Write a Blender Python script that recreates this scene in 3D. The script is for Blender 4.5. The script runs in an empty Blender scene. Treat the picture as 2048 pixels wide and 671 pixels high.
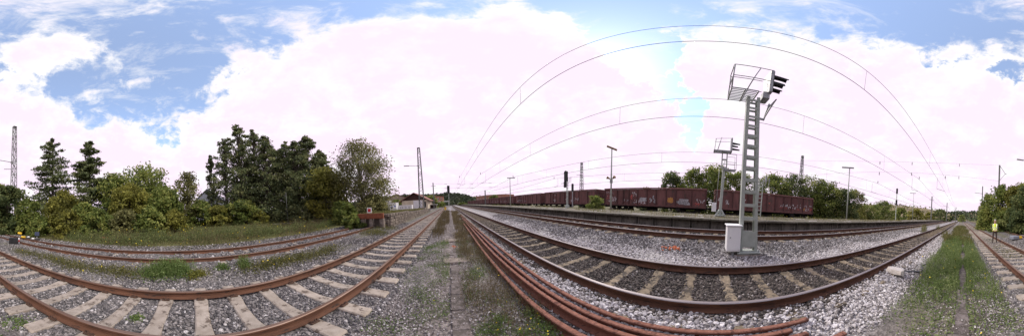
import bpy, math, random
import numpy as np
from mathutils import Matrix, Vector

# ------------------------------------------------------------------ camera, sky, sun, exposure
scene = bpy.context.scene
COL = scene.collection
PXR = 2 * math.pi / 2048                       # radians per photo pixel (full 360 degree panorama)
XA, Y0, CAMZ = 898.29, 423.14, 1.755           # photo column of the track direction, row of the level, lens height
TA, TR = -.0482, -.0409                        # tilt of the panorama head
_ca, _sa, _cr, _sr = math.cos(TA), math.sin(TA), math.cos(TR), math.sin(TR)
TILT = np.array([[_cr, 0, -_sr], [0, 1, 0], [_sr, 0, _cr]]) @ np.array([[1, 0, 0], [0, _ca, -_sa], [0, _sa, _ca]])

def ray(px, py):
    a, e = (px - XA) * PXR, -(py - Y0) * PXR
    return TILT @ np.array([math.cos(e) * math.sin(a), math.cos(e) * math.cos(a), math.sin(e)])
def onz(px, py, z):                            # point on the level z
    v = ray(px, py); t = (z - CAMZ) / v[2]
    return np.array([v[0] * t, v[1] * t, z])
def onx(px, py, X):                            # point on the plane x = X
    v = ray(px, py); t = X / v[0]
    return v * t + np.array([0, 0, CAMZ])
def atd(px, py, d):                            # point at ground distance d
    v = ray(px, py); t = d / math.hypot(v[0], v[1])
    return v * t + np.array([0, 0, CAMZ])

cam = bpy.data.cameras.new('camera')
cam.type = 'PANO'
cam.panorama_type = 'EQUIRECTANGULAR'
cam.longitude_min, cam.longitude_max = -math.pi, math.pi
cam.latitude_max = Y0 * PXR
cam.latitude_min = -(671 - Y0) * PXR
cam.clip_start, cam.clip_end = .05, 6000
camo = bpy.data.objects.new('camera', cam)
COL.objects.link(camo)
_a = (1024 - XA) * PXR
_f = TILT @ np.array([math.sin(_a), math.cos(_a), 0])
_u = TILT @ np.array([0, 0, 1.])
_r = np.cross(_f, _u)
camo.matrix_world = Matrix(((_r[0], _u[0], -_f[0], 0), (_r[1], _u[1], -_f[1], 0), (_r[2], _u[2], -_f[2], CAMZ), (0, 0, 0, 1)))
scene.camera = camo

SUN_AZ, SUN_EL = math.radians(50), math.radians(44)       # from +y towards +x
world = bpy.data.worlds.new('World'); scene.world = world
world.use_nodes = True
wt = world.node_tree; wt.nodes.clear()
def wn(kind, **kw):
    n = wt.nodes.new(kind)
    for k, v in kw.items(): setattr(n, k, v)
    return n
def wmath(op, a, b=None, clamp=False):
    n = wn('ShaderNodeMath', operation=op, use_clamp=clamp)
    for i, v in enumerate((a, b)):
        if v is None: continue
        if isinstance(v, (int, float)): n.inputs[i].default_value = v
        else: wt.links.new(v, n.inputs[i])
    return n.outputs[0]
sky = wn('ShaderNodeTexSky', sky_type='NISHITA', sun_disc=False, sun_elevation=SUN_EL, sun_rotation=SUN_AZ)
sky.air_density, sky.dust_density, sky.ozone_density = 1.0, .3, 3.0
tc = wn('ShaderNodeTexCoord')
sep = wn('ShaderNodeSeparateXYZ'); wt.links.new(tc.outputs['Generated'], sep.inputs[0])
zz = wmath('ADD', wmath('MAXIMUM', sep.outputs[2], 0.0), .22)
comb = wn('ShaderNodeCombineXYZ')
wt.links.new(wmath('DIVIDE', sep.outputs[0], zz), comb.inputs[0]); wt.links.new(wmath('DIVIDE', sep.outputs[1], zz), comb.inputs[1])
def wnoise(vec, scale, detail, rough, off=0., dist=0.):
    n = wn('ShaderNodeTexNoise', noise_dimensions='4D')
    n.inputs['Scale'].default_value, n.inputs['Detail'].default_value, n.inputs['Roughness'].default_value = scale, detail, rough
    n.inputs['W'].default_value, n.inputs['Distortion'].default_value = off, dist
    wt.links.new(vec, n.inputs['Vector'])
    return n.outputs['Fac']
n_big = wnoise(comb.outputs[0], 2.6, 9, .62, 3.1, .3)
n_fine = wnoise(comb.outputs[0], 9.0, 8, .65, 7.7, .8)
wz = wn('ShaderNodeTexNoise'); wz.inputs['Scale'].default_value = 7.; wz.inputs['Detail'].default_value = 6; wz.inputs['Roughness'].default_value = .65
wt.links.new(tc.outputs['Generated'], wz.inputs['Vector'])
wv = wn('ShaderNodeVectorMath', operation='MULTIPLY_ADD'); wv.inputs[1].default_value = (.34, .34, .34)
wt.links.new(wz.outputs['Color'], wv.inputs[0])
wv0 = wn('ShaderNodeVectorMath', operation='SUBTRACT'); wv0.inputs[1].default_value = (.17, .17, .17)
wt.links.new(tc.outputs['Generated'], wv0.inputs[0]); wt.links.new(wv0.outputs[0], wv.inputs[2])
wvn = wn('ShaderNodeVectorMath', operation='NORMALIZE'); wt.links.new(wv.outputs[0], wvn.inputs[0])
gap = None                                             # openings in the cloud layer, by direction
for px, py, rad, amp in ((100, 2, 11, .8), (215, 10, 11, .75), (205, 165, 8, .75), (150, 160, 7, .75), (150, 205, 6, .6), (262, 205, 8, .85), (305, 150, 9, .9),
                         (330, 70, 12, 1), (400, 60, 12, 1), (365, 130, 8, 1), (375, 190, 8, .8), (330, 235, 7, .7), (430, 45, 11, 1), (520, 28, 11, .95), (600, 22, 9, .8), (560, 60, 6, .7), (700, 0, 9, .8), (860, 0, 7, .7),
                         (190, 225, 7, .7), (60, 185, 4, .5), (1235, 8, 8, .8), (1255, 60, 5, 1.1), (1285, 105, 6, 1.5), (1290, 138, 4, 1.4), (1345, 178, 3.2, 1.4), (1378, 225, 3.6, 1.5), (1385, 268, 3.2, 1.3),
                         (1420, 3, 9, .75), (1540, 0, 8, .8), (1560, 42, 5, .75), (1660, 5, 12, .9), (1740, 20, 9, .9), (1850, 12, 12, 1), (1890, 60, 6, .9), (1960, 18, 12, .95), (2040, 22, 9, .85), (1880, 90, 4, .7), (2022, 142, 3.6, .75), (1720, 130, 2.5, .5)):
    d = ray(px, py)
    vm = wn('ShaderNodeVectorMath', operation='DOT_PRODUCT'); vm.inputs[1].default_value = d
    wt.links.new(wvn.outputs[0], vm.inputs[0])
    mr = wn('ShaderNodeMapRange', interpolation_type='SMOOTHSTEP')
    mr.inputs['From Min'].default_value = math.cos(math.radians(rad * 1.75)); mr.inputs['From Max'].default_value = math.cos(math.radians(rad * .15))
    mr.inputs['To Min'].default_value, mr.inputs['To Max'].default_value = 0, amp
    wt.links.new(vm.outputs['Value'], mr.inputs['Value'])
    gap = mr.outputs[0] if gap is None else wmath('MAXIMUM', gap, mr.outputs[0])
dens = wmath('ADD', wmath('MULTIPLY', wmath('SUBTRACT', n_big, .5), 3.0), wmath('MULTIPLY', wmath('SUBTRACT', n_fine, .5), 1.7))
dens = wmath('SUBTRACT', wmath('ADD', dens, .98), wmath('MULTIPLY', gap, 1.42))
cm = wn('ShaderNodeMapRange', interpolation_type='SMOOTHSTEP')
cm.inputs['From Min'].default_value, cm.inputs['From Max'].default_value = -.22, .42; cm.inputs['To Min'].default_value = .16
wt.links.new(dens, cm.inputs['Value'])
mpv = wn('ShaderNodeMapping'); mpv.inputs['Scale'].default_value = (2.4, 1.0, 1); mpv.inputs['Rotation'].default_value = (0, 0, .5)
wt.links.new(comb.outputs[0], mpv.inputs[0])
cirrus = wn('ShaderNodeMapRange', interpolation_type='SMOOTHSTEP'); cirrus.inputs['From Min'].default_value, cirrus.inputs['From Max'].default_value = .45, .78; cirrus.inputs['To Max'].default_value = .8
wt.links.new(wnoise(mpv.outputs[0], 2.2, 9, .68, 1.3, .6), cirrus.inputs['Value'])
cmask = wmath('MAXIMUM', cm.outputs[0], cirrus.outputs[0])
pink = wn('ShaderNodeMix', data_type='RGBA')
pink.inputs[6].default_value = (1.0, .99, 1.0, 1); pink.inputs[7].default_value = (1.0, .83, 1.0, 1)
pr = wn('ShaderNodeMapRange'); pr.inputs['From Min'].default_value, pr.inputs['From Max'].default_value = .30, .60
wt.links.new(wmath('ADD', wmath('MULTIPLY', dens, .28), wmath('MULTIPLY', n_big, .55)), pr.inputs['Value'])
wt.links.new(pr.outputs[0], pink.inputs[0])
bg_sky = wn('ShaderNodeBackground'); bg_sky.inputs[1].default_value = .15
wt.links.new(sky.outputs[0], bg_sky.inputs[0])
bg_cl = wn('ShaderNodeBackground'); bg_cl.inputs[1].default_value = .47
wt.links.new(pink.outputs[2], bg_cl.inputs[0])
mixw = wn('ShaderNodeMixShader')
wt.links.new(cmask, mixw.inputs[0]); wt.links.new(bg_sky.outputs[0], mixw.inputs[1]); wt.links.new(bg_cl.outputs[0], mixw.inputs[2])
wout = wn('ShaderNodeOutputWorld'); wt.links.new(mixw.outputs[0], wout.inputs[0])

sl = bpy.data.lights.new('sun', 'SUN'); sl.energy = 1.5; sl.angle = math.radians(10); sl.color = (1, .94, .84)
so = bpy.data.objects.new('sun', sl); COL.objects.link(so)
_sd = Vector((math.cos(SUN_EL) * math.sin(SUN_AZ), math.cos(SUN_EL) * math.cos(SUN_AZ), math.sin(SUN_EL)))
so.rotation_euler = _sd.to_track_quat('Z', 'Y').to_euler(); so.location = (30, 10, 40)
vs = scene.view_settings
vs.view_transform, vs.look, vs.exposure, vs.gamma = 'Standard', 'None', 1.2, 1.0
vs.use_curve_mapping = False
scene.cycles.max_bounces, scene.cycles.transparent_max_bounces = 5, 4
scene.cycles.diffuse_bounces, scene.cycles.glossy_bounces = 3, 2

# ------------------------------------------------------------------ helpers
rng = np.random.default_rng(11)
random.seed(11)
ROOT = {}
def tag(o, label, cat, group=None, kind=None):
    if label: o['label'] = label
    if cat: o['category'] = cat
    if group: o['group'] = group
    if kind: o['kind'] = kind
    return o
def thing(name, label, cat, loc=(0, 0, 0), rz=0., group=None, kind=None):
    o = bpy.data.objects.new(name, None); COL.objects.link(o)
    o.location = tuple(float(c) for c in loc); o.rotation_euler = (0, 0, rz); o.empty_display_size = .2
    return tag(o, label, cat, group, kind)
def link(name, me, parent=None, loc=None, rot=None):
    o = bpy.data.objects.new(name, me); COL.objects.link(o)
    if parent is not None: o.parent = parent
    if loc is not None: o.location = tuple(float(c) for c in loc)
    if rot is not None: o.rotation_euler = rot
    return o

class MB:
    """collects shapes of one piece; build() links them as one mesh object"""
    def __init__(s): s.v, s.f, s.m, s.sm = [], [], [], []
    def add(s, verts, faces, mi=0, smooth=False):
        b = len(s.v); s.v += [tuple(map(float, p)) for p in verts]
        s.f += [tuple(b + i for i in f) for f in faces]; s.m += [mi] * len(faces); s.sm += [smooth] * len(faces)
        return s
    def box(s, c, d, mi=0, R=None, bev=0.):
        x, y, z = (k / 2 for k in d)
        if bev <= 0:
            P = [(-x, -y, -z), (x, -y, -z), (x, y, -z), (-x, y, -z), (-x, -y, z), (x, -y, z), (x, y, z), (-x, y, z)]
            F = [(0, 3, 2, 1), (4, 5, 6, 7), (0, 1, 5, 4), (1, 2, 6, 5), (2, 3, 7, 6), (3, 0, 4, 7)]
        else:
            b = min(bev, x * .9, y * .9, z * .9)
            P, F = [], []
            lay = ((-z, b), (-z + b, 0), (z - b, 0), (z, b))
            for zz_, ins in lay:
                xi, yi = x - ins, y - ins
                c8 = b if ins == 0 else b * .6
                P += [(-xi + c8, -yi, zz_), (xi - c8, -yi, zz_), (xi, -yi + c8, zz_), (xi, yi - c8, zz_), (xi - c8, yi, zz_), (-xi + c8, yi, zz_), (-xi, yi - c8, zz_), (-xi, -yi + c8, zz_)]
            F.append(tuple(range(7, -1, -1))); F.append(tuple(range(24, 32)))
            for l in range(3):
                for k in range(8):
                    F.append((l * 8 + k, l * 8 + (k + 1) % 8, l * 8 + 8 + (k + 1) % 8, l * 8 + 8 + k))
        if R is not None: P = [tuple(R @ Vector(p)) for p in P]
        return s.add([(p[0] + c[0], p[1] + c[1], p[2] + c[2]) for p in P], F, mi)
    def bar(s, a, b, w, h=None, mi=0):
        a, b = Vector([float(k) for k in a]), Vector([float(k) for k in b])
        d = b - a
        if d.length < 1e-6: return s
        return s.box((a + b) / 2, (w, h or w, d.length), mi, d.to_track_quat('Z', 'Y').to_matrix())
    def tube(s, pts, r, n=6, mi=0, caps=True, smooth=True):
        pts = [Vector([float(k) for k in p]) for p in pts]
        rr = r if hasattr(r, '__len__') else [r] * len(pts)
        V, F = [], []
        for i, p in enumerate(pts):
            d = (pts[min(i + 1, len(pts) - 1)] - pts[max(i - 1, 0)]).normalized()
            up = Vector((0, 0, 1)) if abs(d.z) < .9 else Vector((0, 1, 0))
            u = d.cross(up).normalized(); w = u.cross(d)
            for k in range(n):
                a = 2 * math.pi * k / n
                V.append(p + (u * math.cos(a) + w * math.sin(a)) * rr[i])
        for i in range(len(pts) - 1):
            for k in range(n):
                F.append((i * n + k, i * n + (k + 1) % n, (i + 1) * n + (k + 1) % n, (i + 1) * n + k))
        if caps: F += [tuple(range(n - 1, -1, -1)), tuple(range((len(pts) - 1) * n, len(pts) * n))]
        return s.add(V, F, mi, smooth)
    def prism(s, poly, a, b, mi=0):
        """poly: 2D outline; a, b: functions that turn (u, v) into the two end caps"""
        n = len(poly)
        V = [a(u, v) for u, v in poly] + [b(u, v) for u, v in poly]
        F = [tuple(range(n - 1, -1, -1)), tuple(range(n, 2 * n))] + [(k, (k + 1) % n, n + (k + 1) % n, n + k) for k in range(n)]
        return s.add(V, F, mi)
    def mesh(s, name, mats):
        me = bpy.data.meshes.new(name)
        me.from_pydata(s.v, [], s.f)
        for m in (mats if isinstance(mats, (list, tuple)) else [mats]): me.materials.append(m)
        me.polygons.foreach_set('material_index', s.m); me.polygons.foreach_set('use_smooth', s.sm)
        me.update(); return me
    def build(s, name, mats, parent=None, loc=None, rot=None):
        return link(name, s.mesh(name, mats), parent, loc, rot)

def mesh_np(name, V, F, mats, tint=None, smooth=False, mi=None):
    V, F = np.asarray(V, np.float32), np.asarray(F, np.int32)
    me = bpy.data.meshes.new(name); n, k = F.shape
    me.vertices.add(len(V)); me.vertices.foreach_set('co', V.ravel())
    me.loops.add(n * k); me.loops.foreach_set('vertex_index', F.ravel())
    me.polygons.add(n); me.polygons.foreach_set('loop_start', np.arange(n, dtype=np.int32) * k)
    try: me.polygons.foreach_set('loop_total', np.full(n, k, np.int32))
    except Exception: pass
    for m in (mats if isinstance(mats, (list, tuple)) else [mats]): me.materials.append(m)
    if mi is not None: me.polygons.foreach_set('material_index', np.asarray(mi, np.int32))
    me.polygons.foreach_set('use_smooth', np.full(n, smooth, bool))
    if tint is not None:
        at = me.attributes.new('tint', 'FLOAT', 'FACE'); at.data.foreach_set('value', np.asarray(tint, np.float32))
    me.update(calc_edges=True); me.validate()
    return me

# ------------------------------------------------------------------ materials
def lin(h):
    c = [int(h[i:i + 2], 16) / 255 for i in (0, 2, 4)]
    return tuple(x / 12.92 if x <= .04045 else ((x + .055) / 1.055) ** 2.4 for x in c)
def new_mat(name):
    m = bpy.data.materials.new(name); m.use_nodes = True
    nt = m.node_tree; bs = nt.nodes['Principled BSDF']
    return m, nt, bs
def coords(nt, scale=(1, 1, 1), rnd=True):
    t = nt.nodes.new('ShaderNodeTexCoord'); mp = nt.nodes.new('ShaderNodeMapping'); mp.inputs['Scale'].default_value = scale
    nt.links.new(t.outputs['Object'], mp.inputs[0])
    if rnd:
        oi = nt.nodes.new('ShaderNodeObjectInfo'); mu = nt.nodes.new('ShaderNodeMath'); mu.operation = 'MULTIPLY'; mu.inputs[1].default_value = 37.
        nt.links.new(oi.outputs['Random'], mu.inputs[0]); nt.links.new(mu.outputs[0], mp.inputs['Location'])
    return mp.outputs[0]
def tex(nt, vec, scale, detail=5, rough=.6, kind='noise'):
    if kind == 'noise':
        n = nt.nodes.new('ShaderNodeTexNoise'); n.inputs['Detail'].default_value = detail; n.inputs['Roughness'].default_value = rough
        out = n.outputs['Fac']
    else:
        n = nt.nodes.new('ShaderNodeTexVoronoi'); out = n.outputs['Color'] if kind == 'cell' else n.outputs['Distance']
    n.inputs['Scale'].default_value = scale; nt.links.new(vec, n.inputs['Vector'])
    return out
def ramp(nt, fac, stops):
    r = nt.nodes.new('ShaderNodeValToRGB'); cr = r.color_ramp
    while len(cr.elements) < len(stops): cr.elements.new(.5)
    for e, (p, c) in zip(cr.elements, stops): e.position = p; e.color = (*c[:3], 1)
    nt.links.new(fac, r.inputs[0]); return r.outputs[0]
def mixc(nt, fac, a, b, mode='MIX'):
    n = nt.nodes.new('ShaderNodeMix'); n.data_type = 'RGBA'; n.blend_type = mode
    for i, v in ((0, fac), (6, a), (7, b)):
        if isinstance(v, (int, float)): n.inputs[i].default_value = v
        elif isinstance(v, tuple): n.inputs[i].default_value = (*v[:3], 1)
        else: nt.links.new(v, n.inputs[i])
    return n.outputs[2]
def bump(nt, bs, h, strength=.4, dist=.02):
    b = nt.nodes.new('ShaderNodeBump'); b.inputs['Strength'].default_value = strength; b.inputs['Distance'].default_value = dist
    nt.links.new(h, b.inputs['Height']); nt.links.new(b.outputs[0], bs.inputs['Normal'])
def surf(name, c1, c2, scale=6., rough=.8, metal=0., spots=None, stretch=(1, 1, 1), bmp=.3, bd=.01, lo=.35, hi=.65, vary=.0):
    """two-tone weathered surface with optional spots (colour, scale, threshold)"""
    m, nt, bs = new_mat(name)
    v = coords(nt, stretch)
    f = tex(nt, v, scale, 8, .65)
    col = ramp(nt, f, [(lo, c1), (hi, c2)])
    if spots:
        sc, ss, th = spots
        f2 = tex(nt, v, ss, 6, .7)
        k = ramp(nt, f2, [(th, (0, 0, 0)), (min(1, th + .08), (1, 1, 1))])
        col = mixc(nt, k, col, sc)
    if vary:
        oi = nt.nodes.new('ShaderNodeObjectInfo')
        k = ramp(nt, oi.outputs['Random'], [(0, (1 - vary,) * 3), (1, (1 + vary,) * 3)])
        col = mixc(nt, 1., col, k, 'MULTIPLY')
    nt.links.new(col, bs.inputs['Base Color'])
    bs.inputs['Roughness'].default_value = rough; bs.inputs['Metallic'].default_value = metal
    if 'Specular IOR Level' in bs.inputs: bs.inputs['Specular IOR Level'].default_value = .35
    if bmp: bump(nt, bs, tex(nt, v, scale * 5, 6, .7), bmp, bd)
    return m
def leafm(name, c1, c2, c3, trans=.35):
    m, nt, bs = new_mat(name)
    at = nt.nodes.new('ShaderNodeAttribute'); at.attribute_name = 'tint'
    col = ramp(nt, at.outputs['Fac'], [(0, c1), (.55, c2), (1, c3)])
    out = nt.nodes['Material Output']
    nt.links.new(col, bs.inputs['Base Color']); bs.inputs['Roughness'].default_value = .65
    bs.inputs['Specular IOR Level'].default_value = .25
    tr = nt.nodes.new('ShaderNodeBsdfTranslucent'); nt.links.new(col, tr.inputs[0])
    mx = nt.nodes.new('ShaderNodeMixShader'); mx.inputs[0].default_value = trans
    nt.links.new(bs.outputs[0], mx.inputs[1]); nt.links.new(tr.outputs[0], mx.inputs[2]); nt.links.new(mx.outputs[0], out.inputs[0])
    return m
def stonem(name, stops, rough=.85):
    m, nt, bs = new_mat(name)
    oi = nt.nodes.new('ShaderNodeObjectInfo')
    col = ramp(nt, oi.outputs['Random'], stops)
    t = nt.nodes.new('ShaderNodeTexCoord')
    f = tex(nt, t.outputs['Object'], 30., 4, .6)
    col = mixc(nt, 1., col, ramp(nt, f, [(.25, (.65, .63, .62)), (.75, (1.25, 1.25, 1.25))]), 'MULTIPLY')
    nt.links.new(col, bs.inputs['Base Color']); bs.inputs['Roughness'].default_value = rough
    return m

M = {}
M['rail_web'] = surf('rail_web', (.07, .031, .018), (.135, .062, .035), 5, .85, spots=((.035, .021, .016), 14, .56), stretch=(1, .25, 1), bmp=.5, bd=.004)
M['rail_head_dull'] = surf('rail_head_dull', (.13, .075, .05), (.22, .15, .12), 9, .5, .35, stretch=(1, .1, 1), bmp=.2, bd=.002)
M['rail_head'] = surf('rail_head', (.20, .17, .17), (.31, .28, .285), 9, .55, .35, stretch=(1, .06, 1), bmp=.1, bd=.001)
M['pile_rust'] = surf('pile_rust', (.12, .046, .029), (.19, .08, .052), 9, .95, spots=((.055, .024, .018), 18, .54), bmp=.8, bd=.004)
M['pile_head'] = surf('pile_head', (.17, .072, .048), (.275, .13, .092), 22, .95, spots=((.085, .036, .028), 13, .54), bmp=1., bd=.004)
M['sleeper'] = surf('sleeper_concrete', (.245, .205, .165), (.37, .32, .27), 5, .9, spots=((.11, .085, .066), 6, .54), bmp=.5, bd=.006, vary=.12)
M['sleeper_old'] = surf('sleeper_old', (.15, .118, .08), (.27, .215, .15), 9, .95, spots=((.06, .05, .04), 7, .5), bmp=.7, bd=.008, vary=.15)
M['clip'] = surf('clip_steel', (.05, .03, .022), (.11, .06, .04), 20, .8, .2)
M['platform_conc'] = surf('platform_conc', (.09, .082, .072), (.19, .175, .15), 3, .95, spots=((.06, .055, .045), 5, .56), stretch=(1, 1, .5), bmp=.4, bd=.01, vary=.15)
M['coping'] = surf('coping', (.085, .074, .058), (.155, .138, .11), 4, .95, spots=((.07, .075, .045), 3, .52), bmp=.4, bd=.01, vary=.15)
M['paving'] = surf('paving', (.10, .087, .065), (.17, .148, .115), 1.3, .95, spots=((.09, .095, .045), 1.1, .52), bmp=.4, bd=.01)
M['pale_strip'] = surf('pale_strip', (.5, .47, .45), (.72, .7, .68), 3, .9)
M['wagon'] = surf('wagon_maroon', (.105, .046, .042), (.175, .078, .070), 1.6, .85, spots=((.085, .052, .044), 2.6, .53), stretch=(1, 1, .35), bmp=.25, bd=.006, vary=.18)
M['wagon_dark'] = surf('wagon_rib', (.055, .026, .024), (.10, .045, .04), 3, .85, bmp=.2)
M['wagon_rim'] = surf('wagon_rim', (.15, .068, .062), (.22, .105, .095), 4, .8, bmp=.2)
M['under'] = surf('underframe', (.012, .011, .011), (.035, .03, .027), 8, .9)
M['g_white'] = surf('graffiti_white', (.38, .34, .34), (.66, .63, .63), 6, .7, bmp=0)
M['g_silver'] = surf('graffiti_silver', (.24, .22, .22), (.42, .41, .42), 4, .6, bmp=0)
M['g_orange'] = surf('graffiti_orange', (.35, .15, .04), (.50, .25, .07), 4, .7, bmp=0)
M['g_red'] = surf('graffiti_red', (.40, .05, .04), (.5, .12, .1), 6, .7, bmp=0)
M['g_black'] = surf('graffiti_black', (.015, .014, .015), (.03, .03, .03), 6, .7, bmp=0)
M['galv'] = surf('mast_green_grey', (.33, .36, .325), (.42, .45, .41), 3, .6, .1, spots=((.23, .23, .19), 5, .66), bmp=.15, bd=.003)
M['galv_dark'] = surf('galvanised_dark', (.24, .245, .25), (.38, .385, .39), 6, .55, .3, bmp=.1)
M['lattice'] = surf('lattice_steel', (.09, .095, .09), (.17, .175, .165), 4, .7, .3, bmp=.1)
M['wire'] = surf('wire', (.02, .02, .022), (.04, .04, .04), 4, .6, .3, bmp=0)
M['white_box'] = surf('cabinet_white', (.76, .76, .77), (.85, .85, .85), 2.5, .5, spots=((.55, .52, .48), 4, .68), stretch=(1, 1, .4), bmp=.05)
M['white'] = surf('white_paint', (.70, .70, .69), (.8, .8, .79), 5, .6, bmp=0)
M['black'] = surf('black_paint', (.010, .010, .011), (.022, .022, .024), 5, .55, bmp=.05)
M['red'] = surf('red_paint', (.42, .02, .03), (.55, .035, .05), 6, .6, bmp=0)
M['yellow'] = surf('yellow_paint', (.60, .36, .02), (.75, .48, .04), 6, .6, bmp=0)
M['blue_dark'] = surf('blue_dark_paint', (.03, .04, .08), (.05, .06, .11), 6, .6, bmp=0)
M['orange'] = surf('orange_spray', (.38, .10, .045), (.50, .16, .07), 12, .8, bmp=.3)
M['lamp_brown'] = surf('lamp_brown', (.20, .11, .05), (.30, .19, .09), 6, .6, bmp=0)
M['path_conc'] = surf('trough_concrete', (.115, .095, .088), (.20, .17, .158), 3, .95, spots=((.085, .072, .062), 9, .47), bmp=.6, bd=.008, vary=.12)
M['slab'] = surf('slab_concrete', (.17, .14, .115), (.28, .235, .20), 4, .95, spots=((.11, .09, .075), 6, .5), bmp=.5, bd=.006)
M['stone_wall'] = surf('wall_stone', (.11, .09, .07), (.24, .20, .165), 4, .95, spots=((.07, .06, .05), 9, .55), bmp=.6, bd=.02, vary=.3)
M['mortar'] = surf('wall_mortar', (.07, .06, .05), (.12, .10, .085), 4, .95)
M['rust_beam'] = surf('rust_beam', (.14, .045, .022), (.24, .08, .04), 3, .9, spots=((.08, .03, .02), 6, .6), bmp=.4)
M['cream_wall'] = surf('cream_wall', (.44, .38, .29), (.56, .49, .38), .9, .9, bmp=.1)
M['pale_wall'] = surf('pale_wall', (.55, .54, .55), (.66, .65, .66), .9, .9, bmp=.1)
M['brown_gable'] = surf('gable_boards', (.035, .017, .014), (.06, .028, .022), 3, .85, stretch=(3, 3, .3), bmp=.2)
M['roof_tile'] = surf('roof_tile', (.16, .07, .055), (.25, .12, .095), 3, .85, bmp=.4, bd=.03)
M['grey_render'] = surf('grey_render', (.22, .185, .15), (.32, .27, .22), .8, .95, bmp=.1)
M['brick'] = surf('red_brick', (.27, .13, .085), (.36, .185, .125), .7, .9, bmp=.2)
M['house_grey'] = surf('house_grey', (.16, .17, .21), (.24, .25, .29), .8, .9, bmp=.1)
M['glass'] = surf('window_glass', (.02, .022, .026), (.05, .055, .06), 1, .15, bmp=0)
M['bark'] = surf('bark', (.045, .036, .028), (.10, .085, .07), 5, .95, stretch=(1, 1, .25), bmp=.8, bd=.03)
M['bark_pale'] = surf('bark_pale', (.16, .145, .12), (.28, .26, .23), 5, .9, stretch=(1, 1, .25), bmp=.6, bd=.02)
M['leaf_green'] = leafm('leaf_green', (0.078, 0.108, 0.031), (0.197, 0.246, 0.060), (0.374, 0.380, 0.112), .5)
M['leaf_yellow'] = leafm('leaf_yellow', (0.090, 0.092, 0.022), (0.225, 0.225, 0.048), (0.380, 0.360, 0.083), .5)
M['leaf_dark'] = leafm('leaf_dark', (0.057, 0.083, 0.035), (0.135, 0.170, 0.061), (0.273, 0.294, 0.109), .5)
M['needle'] = leafm('needle', (0.067, 0.092, 0.043), (0.156, 0.185, 0.078), (0.300, 0.308, 0.135), .35)
M['leaf_birch'] = leafm('leaf_birch', (0.090, 0.088, 0.036), (0.188, 0.191, 0.072), (0.331, 0.312, 0.129), .5)
M['grass'] = leafm('grass_blade', (.06, .06, .018), (.135, .14, .042), (.28, .24, .11), .4)
M['grass_meadow'] = leafm('grass_meadow', (.045, .045, .016), (.10, .10, .034), (.22, .19, .085), .4)
M['grass_lush'] = leafm('grass_lush', (.055, .095, .022), (.145, .215, .06), (.29, .33, .14), .45)
M['grass_dry'] = leafm('grass_dry', (.075, .055, .03), (.15, .12, .06), (.26, .21, .12), .3)
M['petal'] = surf('petal', (.75, .55, .02), (.85, .65, .05), 5, .7, bmp=0)
M['forest'] = leafm('forest_leaf', (.025, .04, .02), (.055, .075, .035), (.11, .12, .05), .1)
M['field'] = surf('field', (.13, .11, .06), (.24, .19, .11), .02, .95, bmp=0)
M['skin'] = surf('skin', (.42, .24, .17), (.5, .3, .22), 8, .6, bmp=0)
M['hair'] = surf('grey_hair', (.30, .28, .26), (.42, .4, .38), 20, .8, bmp=.3)
M['trousers'] = surf('brown_trousers', (.035, .022, .018), (.06, .038, .03), 8, .9, bmp=.3)
M['shirt'] = surf('dark_shirt', (.03, .028, .03), (.05, .046, .048), 8, .9, bmp=.3)
M['hivis'] = surf('hivis', (.62, .78, .03), (.75, .92, .08), 6, .7, bmp=.2)
M['reflect'] = surf('reflective_tape', (.72, .74, .68), (.85, .86, .8), 6, .4, bmp=0)
M['rubber'] = surf('rubber', (.05, .052, .058), (.09, .092, .1), 6, .6, bmp=.1)
M['chalk'] = surf('chalk_stone', (.58, .52, .44), (.76, .71, .64), 5, .9, spots=((.4, .36, .3), 6, .62), bmp=.9, bd=.03)
M['st_left'] = stonem('ballast_left', [(0, (.05, .048, .05)), (.35, (.11, .102, .103)), (.72, (.20, .184, .18)), (.93, (.32, .295, .285)), (1, (.55, .53, .53))])
M['st_white'] = stonem('ballast_white', [(0, (.16, .145, .14)), (.35, (.36, .335, .325)), (.8, (.56, .53, .53)), (1, (.72, .70, .70))])
M['st_mid'] = stonem('ballast_mid', [(0, (.07, .064, .062)), (.4, (.15, .138, .134)), (.8, (.30, .28, .275)), (1, (.56, .54, .54))])
M['st_plat'] = stonem('ballast_platform', [(0, (.04, .035, .03)), (.5, (.10, .088, .08)), (.85, (.2, .185, .175)), (1, (.55, .53, .52))])
M['st_dark'] = stonem('ballast_dark', [(0, (.03, .025, .021)), (.5, (.075, .062, .053)), (.9, (.14, .115, .098)), (1, (.36, .33, .31))])
M['st_grit'] = stonem('grit', [(0, (.10, .085, .08)), (.4, (.24, .21, .20)), (.8, (.42, .385, .375)), (1, (.68, .66, .65))])

# ground: zones come from a colour attribute (grass, pale ballast, dirt, dark ballast)
m, nt, bs = new_mat('ground'); M['ground'] = m
v = coords(nt, rnd=False)
cell = tex(nt, v, 26., kind='cell')
bw = nt.nodes.new('ShaderNodeRGBToBW'); nt.links.new(cell, bw.inputs[0])
big = tex(nt, v, .9, 6, .6); med = tex(nt, v, 7., 6, .7)
at = nt.nodes.new('ShaderNodeAttribute'); at.attribute_name = 'zone'
sp = nt.nodes.new('ShaderNodeSeparateColor'); nt.links.new(at.outputs['Color'], sp.inputs[0])
grey = ramp(nt, bw.outputs[0], [(.1, (.045, .043, .044)), (.5, (.13, .12, .12)), (.85, (.24, .22, .215)), (1, (.42, .40, .39))])
white = ramp(nt, bw.outputs[0], [(.1, (.14, .13, .125)), (.5, (.33, .31, .30)), (1, (.6, .57, .57))])
dirt = ramp(nt, med, [(.3, (.10, .082, .07)), (.5, (.20, .17, .155)), (.7, (.36, .32, .30))])
dark = ramp(nt, bw.outputs[0], [(.1, (.028, .023, .02)), (.6, (.075, .062, .053)), (1, (.15, .125, .105))])
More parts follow.
